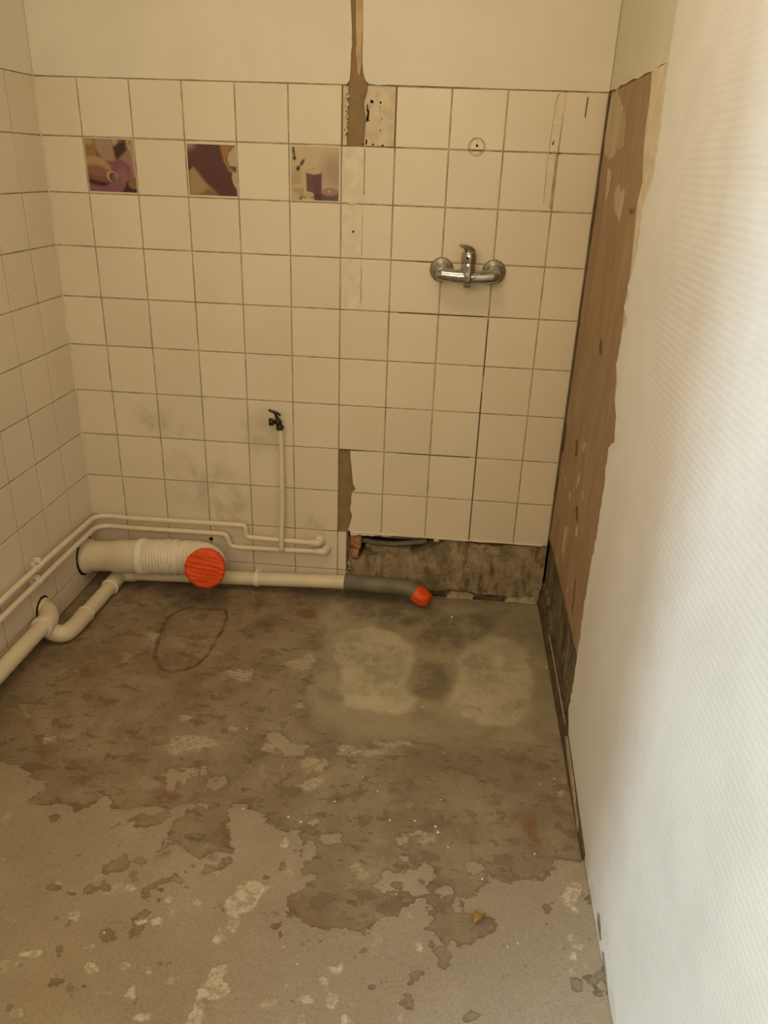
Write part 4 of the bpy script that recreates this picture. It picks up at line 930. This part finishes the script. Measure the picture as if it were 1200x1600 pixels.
def pic_towel(P):      # u right, v down, 0..1
    q = Pic(P, (.23, .11, .10))
    q.poly([(0, 0), (.2, 0), (.22, .3), (0, .33)], (.33, .20, .08))
    q.ell(.08, .06, .1, .06, (.46, .34, .17), .5)
    q.poly([(.2, 0), (.55, 0), (.60, .42), (.34, .38), (.22, .18)], (.42, .29, .20), .03)
    q.poly([(.34, .12), (.53, .1), (.57, .4), (.40, .38)], (.40, .26, .19), .05)
    q.poly([(.55, .0), (.72, 0), (.60, .14)], (.50, .38, .22), .02)
    q.poly([(.58, .15), (.82, .02), (.84, .2), (.64, .38)], (.07, .03, .025), .02)
    q.poly([(.66, .40), (.9, .18), (1, .2), (1, .75), (.75, .8)], (.34, .22, .17), .05)
    q.ell(.68, .65, .24, .27, (.26, .10, .13), .15)
    q.ell(.72, .72, .14, .2, (.36, .19, .20), .5, k=.6)
    q.ell(.2, .52, .30, .19, (.46, .31, .17), .2, .30)
    q.ell(.22, .66, .30, .16, (.25, .09, .07), .3, .25, .75)
    q.poly([(0, .76), (.2, .80), (.45, .84), (.4, .9), (.1, .9), (0, .82)], (.08, .015, .02), .03)
    q.poly([(0, .86), (.3, .92), (.7, .7), (.72, 1), (0, 1)], (.27, .12, .15), .04)
    q.ell(.50, .70, .11, .10, (.50, .38, .27), .15)
    q.ell(.515, .71, .075, .085, (.13, .07, .06), .15)
    q.ell(.54, .71, .05, .06, (.24, .14, .11), .2)
    q.poly([(.80, .8), (1, .72), (1, 1), (.7, 1)], (.07, .02, .02), .03)
    q.ell(.95, .84, .12, .09, (.30, .16, .08), .2)
    # wavy pale border upper right
    q.poly([(.86, 0), (1, 0), (1, .78), (.96, .5), (.94, .25), (.87, .14)], (.46, .36, .22), .015)
    q.poly([(.91, .02), (.95, .02), (.95, .11), (.92, .09)], (.26, .2, .11), .01)
    return q.c


def pic_wave(P):
    q = Pic(P, (.118, .040, .040))
    q.ell(.0, .0, .16, .12, (.50, .36, .27), .7)
    q.ell(.25, .25, .35, .35, (.14, .05, .052), .9, k=.6)
    q.poly([(0, .46), (.12, .46), (.22, .58), (.36, .76), (.52, .9), (.60, 1), (0, 1)], (.40, .29, .15), .05)
    q.poly([(.2, 1), (.4, .86), (.55, .92), (.58, 1)], (.22, .13, .06), .08)
    q.poly([(0, .42), (.06, .42), (.05, .5), (0, .52)], (.05, .015, .015), .03)
    q.poly([(.68, 0), (.98, 0), (.86, .12), (.80, .28), (.86, .42), (.98, .48), (.98, .58), (.84, .5), (.74, .3)], (.38, .20, .07), .03)
    q.poly([(1, 0), (.95, .05), (.85, .16), (.82, .28), (.86, .40), (1, .42)], (.50, .42, .25), .012)
    q.poly([(1, .53), (.92, .52), (.90, .62), (.92, .74), (1, .88)], (.50, .40, .24), .012)
    q.poly([(.87, .42), (.98, .41), (.98, .52), (.92, .48)], (.15, .10, .04), .012)
    return q.c


def pic_candles(P):
    q = Pic(P, (.56, .44, .27))
    q.ell(.9, .45, .25, .3, (.36, .24, .19), .9, k=.8)
    q.ell(.1, .62, .12, .2, (.42, .33, .2), .6, k=.8)
    q.ell(.06, .1, .025, .09, (.06, .03, .03), .3, -.15)
    q.ell(.075, .22, .035, .045, (.05, .02, .025), .3)
    q.ell(.235, .3, .028, .08, (.06, .03, .03), .3, .6)
    q.ell(.15, .41, .04, .05, (.05, .02, .025), .3, .6)
    q.poly([(.31, .47), (.64, .44), (.64, 1), (.33, .9)], (.16, .062, .075), .015)
    q.poly([(.45, .55), (.62, .5), (.62, .98), (.5, .95)], (.11, .032, .04), .08, .7)
    q.ell(.475, .455, .17, .055, (.52, .40, .24), .1)
    q.ell(.45, .40, .012, .02, (.2, .14, .08), .3)
    q.poly([(.63, .82), (.99, .82), (.99, 1), (.63, 1)], (.15, .066, .085), .015)
    q.ell(.81, .83, .18, .075, (.36, .21, .16), .1)
    q.ell(.80, .82, .02, .03, (.56, .42, .28), .4)
    q.ell(.16, .76, .13, .06, (.54, .44, .22), .1)
    q.poly([(.04, .78), (.28, .78), (.24, .93), (.08, .93)], (.36, .27, .15), .02, .6)
    q.ell(.05, .94, .12, .08, (.54, .42, .25), .1)
    q.poly([(.14, 1), (.24, .9), (.24, 1)], (.14, .08, .04), .02)
    q.ell(.365, .935, .11, .05, (.22, .14, .07), .08)
    q.ell(.365, .895, .11, .055, (.58, .48, .30), .08)
    q.ell(.365, .898, .09, .042, (.50, .40, .22), .1)
    q.ell(.35, 1.0, .14, .045, (.56, .45, .28), .1)
    q.poly([(.48, 1), (.52, .84), (.64, .9), (.64, 1)], (.08, .02, .025), .02)
    return q.c


def print_material():
    t = NT('glossy_print', 0.38, 0, 0.45)
    t.color(t.attr('ink', 0))
    return t.done()


M_print = print_material()
# box of each print on the wall: x0, x1, z0, z1
prints = {1: (pic_towel, 'tile printed with a rolled towel and stones in purple tones', (0.1275, 0.2705, 1.2865, 1.4265)),
          3: (pic_wave, 'tile printed with a plain dark purple wave', (0.4285, 0.5695, 1.2875, 1.4215)),
          5: (pic_candles, 'tile printed with purple candles and tea lights', (0.7285, 0.8665, 1.2855, 1.4255))}
pict = pict_tiles
for c, (fn, lab, (xa, xb, za, zb)) in prints.items():
    o = pict[c][0]
    o['label'] = lab
    g = grid('printed_picture', np.linspace(xa, xb, 72), np.linspace(zb, za, 72), lambda a, b, d: (a, -.00075, b),
             {'ink': lambda P: fn(np.stack([(P[:, 0] - xa) / (xb - xa), (zb - P[:, 1]) / (zb - za)], 1)) ** 1.12}, M_print)
    off = Vector((pict[c][1] + pict[c][2], 0, pict[c][3] + pict[c][4])) / 2
    g.data.transform(Matrix.Translation(-off))
    g.parent = o
    o.rotation_euler = (0, 0, 0)
    o.location.y = 0

# round sealant mark left by the shower rail
def ringmesh(cx, cz, r0, r1, y0, y1, n=40, wob=.0008, sq=1.0):
    m = MB()
    vs, fs = [], []
    for i in range(n):
        a = 2 * math.pi * i / n
        for r in (r0, r1):
            k = r + rnd.uniform(-wob, wob)
            for y in (y0, y1):
                vs.append((cx + k * math.cos(a), y, cz + sq * k * math.sin(a)))
    for i in range(n):
        a, b = 4 * i, 4 * ((i + 1) % n)
        fs += [(a, b, b + 2, a + 2), (a + 1, a + 3, b + 3, b + 1), (a, a + 1, b + 1, b), (a + 2, b + 2, b + 3, a + 3)]
    return m.add(vs, fs)


ringmesh(1.249, 1.439, .0212, .0236, -.0012, .001).build('sealant_ring', M_rim, wall_back)
ringmesh(1.2495, 1.441, .0180, .0195, -.0010, .001).build('sealant_ring', M_rim, wall_back)
MB().lathe((1.2495, -.0016, 1.442), (1.2495, .01, 1.442), [(0, .0034), (.011, .0034)], 10).build('screw_hole', M_dark, wall_back)
MB().box(1.230, 1.269, -.0006, .001, 1.4288, 1.4316).box(1.2495, 1.2503, -.0006, .001, 1.443, 1.460).build('open_joint', M_brown_dark, wall_back)

# ---------------------------------------------------------------- pipes
PU, PLO = .0088, .0088
up = thing('water_pipe', 'upper of two thin cream painted pipes running around the tiled corner', 'pipe', (.025, -.6, .25), 'thin painted water pipes')
pts = fillet([(.026, -2.1, .251), (.026, -.45, .2505), (.026, -.022, .240), (.139, -.026, .2375), (.525, -.026, .241), (.556, -.026, .241), (.556, -.026, .1965), (.60, -.026, .1955), (.800, -.026, .1925)],
             [.3, .075, .02, .01, .016, .016, .01])
MB().tube(pts, PU, 14).build('pipe_run', M_pipe, up)


def knob(center, r, seed):
    bm = bmesh.new()
    bmesh.ops.create_icosphere(bm, subdivisions=3, radius=r)
    k = random.Random(seed)
    ax = [(Vector((k.uniform(-1, 1), k.uniform(-1, 1), k.uniform(-1, 1))) * 2.2 / r, k.uniform(0, 6)) for _ in range(7)]
    for v in bm.verts:
        d = sum(math.sin(a.dot(v.co) + ph) for a, ph in ax) / 7
        v.co *= 1 + .22 * d
    m = MB()
    bm.verts.index_update()
    m.add([v.co + Vector(center) for v in bm.verts], [tuple(v.index for v in f.verts) for f in bm.faces], True)
    bm.free()
    return m


def wall_elbow(parent, x, z, seed):
    m = MB()
    m.lathe((x - .012, -.026, z), (x + .01, -.026, z), [(0, .0105), (.002, .0125), (.014, .0125), (.016, .0118)], 14)
    m.tube(fillet([(x, -.026, z), (x + .022, -.026, z), (x + .022, .004, z - .001)], .016), .0122, 14)
    m.build('wall_elbow', M_pipe, parent)
    knob((x + .021, -.004, z), .0185, seed).build('plaster_collar', M_filler_lite, parent)


wall_elbow(up, .792, .1930, 4)
lo = thing('water_pipe', 'lower of two thin cream painted pipes running around the tiled corner', 'pipe', (.025, -.6, .2), 'thin painted water pipes')
pts = fillet([(.026, -2.1, .203), (.026, -.45, .2040), (.026, -.024, .2020), (.139, -.027, .2010), (.456, -.027, .2035), (.487, -.027, .203), (.500, -.027, .156), (.54, -.027, .155), (.820, -.027, .161)],
             [.3, .075, .02, .01, .016, .016, .01])
MB().tube(pts, PLO, 14).build('pipe_run', M_pipe, lo)
wall_elbow(lo, .812, .1605, 9)
MB().tube(fillet([(.6850, -.029, .156), (.6850, -.047, .168), (.6855, -.047, .230), (.6890, -.036, .30), (.6900, -.034, .565), (.6860, -.034, .606)], .03), .0082, 14).build('riser', M_pipe, lo)

# stop valve on the riser
sv = thing('stop_valve', 'small blackened stop valve on top of the thin vertical pipe', 'valve', (.685, -.034, .60))
MB().lathe((.6885, -.034, .597), (.6740, -.036, .650), [(0, .0095), (.002, .0125), (.010, .0130), (.012, .0105), (.018, .0098), (.024, .0112), (.032, .0105), (.036, .0075), (.046, .0058)], 14).build('body', M_black, sv)
MB().lathe((.678, -.038, .624), (.650, -.046, .624), [(0, .0062), (.010, .0062), (.011, .0115), (.0135, .0125), (.024, .0125), (.026, .0105)], 6).build('outlet_nut', M_black, sv)
hb = MB()
hb.tube([(.6775, -.038, .638), (.6725, -.039, .6535)], .0042, 10)
hb.tube([(.6900, -.038, .6465), (.6830, -.040, .6520), (.6725, -.041, .6560), (.6600, -.042, .6600), (.6530, -.042, .6640)], [.0035, .0042, .0050, .0042, .0038], 10)
hb.build('handle', M_black, sv)


def wall_clip(label, y, z, r):
    t = thing('pipe_clip', label, 'clip', (0.0, y, z), 'saddle clips on the thin pipes')
    m = MB()
    n = 20
    pts = [(.026 + (r + .0018) * math.cos(a), z + (r + .0018) * math.sin(a)) for a in [math.radians(-110 + 220 * i / n) for i in range(n + 1)]]
    inn = [(.026 + (r + .0002) * math.cos(a), z + (r + .0002) * math.sin(a)) for a in [math.radians(110 - 220 * i / n) for i in range(n + 1)]]
    m.slab(pts + inn, lambda a, b, d: (a, d, b), y - .006, y + .006)
    m.build('saddle', M_pvc_white, t)
    MB().box(0.0012, .0165, y - .0055, y + .0055, z - .0075, z + .0075).build('base', M_pvc_white, t)
    e = MB()
    e.box(.010, .031, y - .0045, y + .0045, z + r + .0015, z + r + .0135)
    e.box(.022, .026, y - .012, y + .002, z + r + .0120, z + r + .0145)
    e.build('tab', M_pvc_white, t)
    MB().box(.012, .022, y - .004, y + .004, z - r - .013, z - r - .0015).build('tab', M_pvc_white, t)
    return t


wall_clip('cream saddle clip on the upper thin pipe on left wall', -.415, .2502, PU)
wall_clip('cream saddle clip on the lower thin pipe on left wall', -.437, .2035, PLO)

# ---------------------------------------------------------------- soil pipe with bellows and orange cover
so = thing('soil_pipe', 'wide cream soil pipe with ribbed elbow and orange taped end', 'pipe', (.15, -.09, .0))
C0, C1 = Vector((0.0, -.088, .110)), Vector((.345, -.092, .135))
ax = (C1 - C0).normalized()
MB().tube_prof(C0 + ax * .0005, ax, [(0, .060), (.002, .0625), (.006, .0630), (.011, .0625), (.017, .0600), (.024, .0560), (.034, .0535), (.08, .0525), (.098, .0530), (.115, .0565), (.130, .0580), (.198, .0580), (.202, .0570)], 40).build('pipe_socket', M_pvc, so)
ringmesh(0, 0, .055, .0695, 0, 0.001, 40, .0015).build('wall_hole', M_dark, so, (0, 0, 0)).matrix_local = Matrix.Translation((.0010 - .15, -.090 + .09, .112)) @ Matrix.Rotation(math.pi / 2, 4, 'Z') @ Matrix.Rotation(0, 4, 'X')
S = .205
MB().tube_prof(C0 + ax * (S - .01), ax, [(0, .0595), (.002, .0640), (.020, .0648), (.0225, .0625), (.026, .0600)], 40).build('collar', M_pvc_white, so)
prof = []
nb = 11
for i in range(nb * 6 + 1):
    t = i / (nb * 6)
    ph = (t * nb) % 1
    prof.append((t * .120, .0575 + .0042 * (0.5 - .5 * math.cos(2 * math.pi * ph)) ** .7 + .0012 * math.sin(t * 21)))
MB().tube_prof(C0 + ax * (S + .013), ax, prof, 40).build('bellows', M_bellow, so)
# ribbed elbow turning out of the wall
E0 = C0 + ax * (S + .130)
D0 = Vector((.457, -.190, .151))
nf = Vector((.03, -.97, .20)).normalized()
ctrl = [E0, E0 + ax * .100, D0 - nf * .085, D0]
ep, er = [], []
ne = 72
for i in range(ne + 1):
    t = i / ne
    p = ctrl[0] * (1 - t) ** 3 + ctrl[1] * 3 * t * (1 - t) ** 2 + ctrl[2] * 3 * t * t * (1 - t) + ctrl[3] * t ** 3
    ep.append(p)
    er.append(.0572 + .0042 * t + .0020 * (0.5 + 0.5 * math.cos(2 * math.pi * t * 12)))
MB().tube(ep, er, 40).build('elbow', M_bellow, so)
# orange cover: crumpled tape stretched over the mouth
cm = MB()
u = nf.cross(Vector((0, 0, 1))).normalized()
w = u.cross(nf).normalized()
vs, fs = [], []
seg, rings = 64, 16
kr = random.Random(8)
wob = [kr.uniform(-.0016, .0016) for _ in range(seg)]
for j in range(rings + 1):
    if j <= 12:
        rr_, dep = .0665 * j / 12, .004
        if j == 12:
            dep = .0015
    else:
        rr_, dep = .0672 - .0006 * (j - 12), .0015 - .008 * (j - 12) / 1.0
    for k in range(seg):
        a = 2 * math.pi * k / seg
        q = rr_ + (wob[k] if j >= 11 else 0)
        x, y = q * math.cos(a), q * math.sin(a)
        s2 = y * math.cos(.26) - x * math.sin(.26)
        s1 = x * math.cos(.26) + y * math.sin(.26)
        h = .0016 * math.sin(s2 * 430 + 2.2 * math.sin(s1 * 34)) + .0010 * math.sin(s2 * 810 + s1 * 60 + 1) if j < 12 else 0
        vs.append(D0 + u * x + w * y + nf * (dep + h * min(1, j / 3) * min(1, (12 - j) / 2 if j < 12 else 0)))
for j in range(rings):
    for k in range(seg):
        a, b = j * seg + k, j * seg + (k + 1) % seg
        fs.append((a, b, b + seg, a + seg))
cm.add(vs, fs, True)
cm.build('end_cover', M_tape, so)['label'] = 'round orange taped cover'

# ---------------------------------------------------------------- waste pipe along the floor
wp = thing('waste_pipe', 'narrow waste pipe along the floor ending in a small orange taped cap', 'pipe', (.5, -.05, 0.0))
R = .0240


def spans(pts, r, name, mat=None, seg=20):
    return MB().tube(pts, r, seg).build(name, mat or M_pvc, wp)


cor = Vector((.104, -.058, .030))
spans([(.112, -.0535, .0310), (.596, -.046, .0460), (.912, -.046, .0600)], R, 'pipe_run')
spans(fillet([(.104, -.150, .0290), (.103, -.058, .030), (.160, -.053, .0325)], .045, 10), R + .0035, 'corner_elbow')
MB().tube([(.1040, -.146, .0290), (.1040, -.152, .0290)], R + .0052, 24).build('seal_ring', M_pvc_white, wp)
spans([(.104, -.14, .0290), (.0995, -.34, .0300)], R, 'pipe_run')
spans(fillet([(.1000, -.322, .0300), (.0985, -.405, .0300), (.088, -.452, .0300), (.040, -.452, .0400), (.030, -.425, .062)], [.045, .035, .03], 8), R + .0030, 'trap_bend')
MB().tube([(.0995, -.325, .0300), (.0995, -.331, .0300)], R + .0042, 24).build('seal_ring', M_pvc_white, wp)
MB().tube([(.0985, -.352, .0300), (.0985, -.357, .0300)], R + .0038, 24).build('seal_ring', M_pvc, wp)
spans([(.042, -.470, .0760), (.042, -2.1, .0900)], R, 'pipe_run')
spans(fillet([(.042, -.488, .0760), (.042, -.440, .0760), (.020, -.405, .0790), (.001, -.396, .0800)], .03, 8), [R + .0042] * 3 + [R + .006] * 30 if False else R + .0060, 'wall_bend')
MB().tube([(.042, -.482, .0762), (.042, -.490, .0762)], R + .0080, 24).build('seal_ring', M_pvc_white, wp)
MB().lathe((.0012, -.393, .0800), (.022, -.393, .0800), [(0, .0365), (.003, .0365), (.010, .033)], 24).build('wall_collar', M_pvc, wp)
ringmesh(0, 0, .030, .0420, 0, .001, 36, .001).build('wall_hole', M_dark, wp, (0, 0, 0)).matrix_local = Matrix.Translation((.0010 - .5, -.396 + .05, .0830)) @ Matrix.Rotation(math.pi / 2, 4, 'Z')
# grey end with a slight bend and the orange cap
o = MB().tube_prof(Vector((.906, -.046, .0600)), Vector((1, -.05, .012)).normalized(), [(0, .0255), (.002, .0275), (.19, .0275), (.192, .0262)], 24).build('grey_pipe', M_grey, wp)
o['label'] = 'grey plastic section'
o = MB().tube(fillet([(1.085, -.0545, .0622), (1.128, -.0565, .0630), (1.172, -.066, .0400)], .03, 8), .0292, 24).build('grey_elbow', M_grey, wp)
o['label'] = 'grey plastic elbow'
oc = MB()
p0, p1 = Vector((1.150, -.0615, .0515)), Vector((1.2070, -.074, .0190))
d = (p1 - p0).normalized()
uu = d.cross(Vector((0, 0, 1))).normalized()
ww = d.cross(uu)
vs, fs = [], []
prof = [(0, .0290), (.003, .0315), (.012, .0318), (.024, .0312), (.036, .0300), (.046, .0280), (.054, .0240), (.059, .0180), (.0615, .0095), (.0625, .001)]
seg = 36
for i, (t, r) in enumerate(prof):
    for k in range(seg):
        a = 2 * math.pi * k / seg
        q = r * (1 + .05 * math.sin(a * 5 + i * .9) * (i > 2) + .035 * math.sin(a * 9 - i * 1.3) * (i > 1))
        vs.append(p0 + d * (t + .002 * math.sin(a * 3 + 1)) + (uu * math.cos(a) + ww * math.sin(a)) * q)
for i in range(len(prof) - 1):
    for k in range(seg):
        a, b = i * seg + k, i * seg + (k + 1) % seg
        fs.append((a, b, b + seg, a + seg))
oc.add(vs, fs, True)
oc.build('end_cap', M_tape, wp)['label'] = 'small crumpled orange taped cap'

# clip on the waste pipe
dc = thing('pipe_clip', 'cream clip around the floor level waste pipe right of the orange disc', 'clip', (.596, -.046, .046))
MB().tube([(.589, -.046, .0458), (.603, -.046, .0462)], R + .0030, 28).build('band', M_pvc_white, dc)
MB().box(.590, .602, -.020, .001, .036, .056).build('base', M_pvc_white, dc)
MB().box(.591, .601, -.056, -.040, .0715, .0800).build('tab', M_pvc_white, dc)

# ---------------------------------------------------------------- mixer tap
mx = thing('mixer_tap', 'chrome single lever shower mixer on the tiled wall', 'tap', (1.25, 0, 1.11))
for x in (1.1735, 1.3265):
    MB().lathe((x, .0, 1.111), (x, -.02, 1.111), [(0, .0350), (.004, .0350), (.0075, .0340), (.0100, .0300), (.0125, .0190), (.015, .0168)], 32).build('flange', M_flange, mx)
    MB().lathe((x, -.010, 1.110), (x, -.055, 1.106), [(0, .0150), (.028, .0150), (.030, .0168), (.045, .0172)], 24).build('union_nut', M_chrome, mx)
body = MB()
bz = 1.1015
body.tube([(1.1600, -.056, bz + .002), (1.1640, -.057, bz + .002), (1.178, -.058, bz + .002), (1.205, -.060, bz), (1.232, -.061, bz - .001), (1.25, -.061, bz - .001), (1.268, -.061, bz - .001), (1.295, -.060, bz), (1.322, -.058, bz + .002), (1.336, -.057, bz + .002), (1.340, -.056, bz + .002)],
          [.010, .0160, .0180, .0188, .0198, .0204, .0198, .0188, .0180, .0160, .010], 28)
body.lathe((1.25, -.061, 1.080), (1.25, -.061, 1.14), [(0, .013), (.005, .0195), (.013, .0225), (.024, .0225), (.036, .0215), (.046, .0205), (.056, .0205), (.058, .0200)], 32)
body.build('body', M_chrome, mx)
MB().lathe((1.25, -.060, 1.083), (1.25, -.060, 1.072), [(0, .0105), (.010, .0105), (.012, .0090)], 20).build('outlet', M_flange, mx)
MB().lathe((1.25, -.061, 1.1385), (1.25, -.061, 1.18), [(0, .0212), (.004, .0222), (.016, .0225), (.024, .0215), (.031, .0185), (.036, .0120), (.038, .003)], 32).build('cartridge_cap', M_chrome, mx)
lv = [(1.2585, -.056, 1.160), (1.2560, -.059, 1.1685), (1.2500, -.064, 1.1755), (1.2420, -.070, 1.1805), (1.2330, -.076, 1.1845), (1.2260, -.080, 1.1868), (1.2205, -.083, 1.1878)]
MB().tube(lv, [.0130, .0150, .0140, .0105, .0072, .0052, .0030], 20, squash=(1.0, .8)).build('lever', M_chrome, mx)
MB().lathe((1.2450, -.0820, 1.1545), (1.2448, -.0846, 1.1550), [(0, .0036), (.0018, .0036)], 14).build('cover_plug', M_dark, mx)

# ---------------------------------------------------------------- in the broken opening
for k, (lab, pts, r) in enumerate((('upper grey hose inside the broken opening under the tiles', [(.950, .075, .205), (.97, .065, .203), (1.04, .052, .203), (1.12, .050, .205), (1.20, .055, .210)], .0100),
                                   ('lower grey hose inside the broken opening under the tiles', [(.955, .055, .178), (1.0, .040, .178), (1.06, .036, .180), (1.12, .038, .187), (1.18, .045, .197)], .0095))):
    t = MB().tube(fillet(pts, .03, 5), r, 14).build('hose', M_hose, None, pts[2])
    tag(t, lab, 'hose', 'hoses in the broken wall opening')


def lump(name, center, size, mat, seed, label, cat, group=None):
    k = random.Random(seed)
    bm = bmesh.new()
    bmesh.ops.create_cube(bm, size=1)
    bmesh.ops.subdivide_edges(bm, edges=bm.edges[:], cuts=2, use_grid_fill=True)
    for v in bm.verts:
        v.co = v.co * .8 + v.co.normalized() * .12 + Vector((k.uniform(-.06, .06), k.uniform(-.06, .06), k.uniform(-.06, .06)))
        v.co = Vector((v.co.x * size[0], v.co.y * size[1], v.co.z * size[2]))
    m = MB()
    bm.verts.index_update()
    m.add([v.co + Vector(center) for v in bm.verts], [tuple(v.index for v in f.verts) for f in bm.faces])
    bm.free()
    return tag(m.build(name, mat, None, center), label, cat, group)


lump('brick_fragment', (.934, .040, .186), (.036, .05, .046), M_brick, 1, 'larger orange brick fragment at left end of the broken opening', 'brick')
lump('brick_fragment', (.930, .032, .143), (.030, .04, .034), M_brick, 2, 'smaller brown brick fragment at bottom left of the broken opening', 'brick')
lump('plaster_lump', (1.213, .03, .2145), (.018, .02, .012), M_chip, 3, 'small white plaster lump at right end of the hoses', 'plaster')
lump('rubble_lump', (1.05, .060, .156), (.16, .05, .024), M_mould, 5, 'long flat rubble piece below the hoses in the opening', 'rubble')

# ---------------------------------------------------------------- loose bits on the floor
lf = thing('dried_leaf', 'curled brown dried leaf lying on the front of the concrete floor', 'leaf', (1.353, -1.261, .002))
m = MB()
vs, fs = [], []
nu, nv = 10, 7
for i in range(nu):
    t = i / (nu - 1)
    wd = .014 * math.sin(math.pi * min(1, t * .92 + .06)) ** .8 * (1 - .35 * t)
    for j in range(nv):
        s = j / (nv - 1) * 2 - 1
        x = (t - .5) * .034
        y = s * wd
        z = .003 + .006 * s * s * (1 + .5 * math.sin(5 * t)) + .004 * math.sin(t * 4.5)
        c, n = math.cos(.9), math.sin(.9)
        vs.append((1.353 + x * c - y * n, -1.261 + x * n + y * c, z + .002))
for i in range(nu - 1):
    for j in range(nv - 1):
        a = i * nv + j
        fs.append((a, a + 1, a + nv + 1, a + nv))
n0 = len(vs)
vs += [(x, y, z - .0008) for x, y, z in vs]
fs += [tuple(reversed([i + n0 for i in f])) for f in fs]
m.add(vs, fs, True)
m.build('blade', M_leaf, lf)
MB().tube([(1.344, -1.274, .006), (1.338, -1.283, .004), (1.333, -1.290, .003)], .0009, 8).build('stem', M_leaf, lf)

chip_spots = CHIPS
for i, (x, y, s) in enumerate(chip_spots):
    k = random.Random(100 + i)
    s *= 0.62
    m = MB()
    n = 6
    a0 = k.uniform(0, 6)
    ring = [(x + s * k.uniform(.7, 1.1) * math.cos(a0 + 2 * math.pi * j / n), y + s * k.uniform(.5, .9) * math.sin(a0 + 2 * math.pi * j / n)) for j in range(n)]
    vs = [(px, py, .0012) for px, py in ring] + [(x + (px - x) * .7, y + (py - y) * .7, .0012 + s * .8 * k.uniform(.6, 1)) for px, py in ring]
    m.add(vs, [tuple(range(n)), tuple(range(n, 2 * n))] + [(j, (j + 1) % n, n + (j + 1) % n, n + j) for j in range(n)])
    tag(m.build('plaster_chip', M_chip, None, (x, y, .0012)), 'tiny white plaster chip lying loose on the concrete floor', 'chip', 'loose plaster chips on the floor')
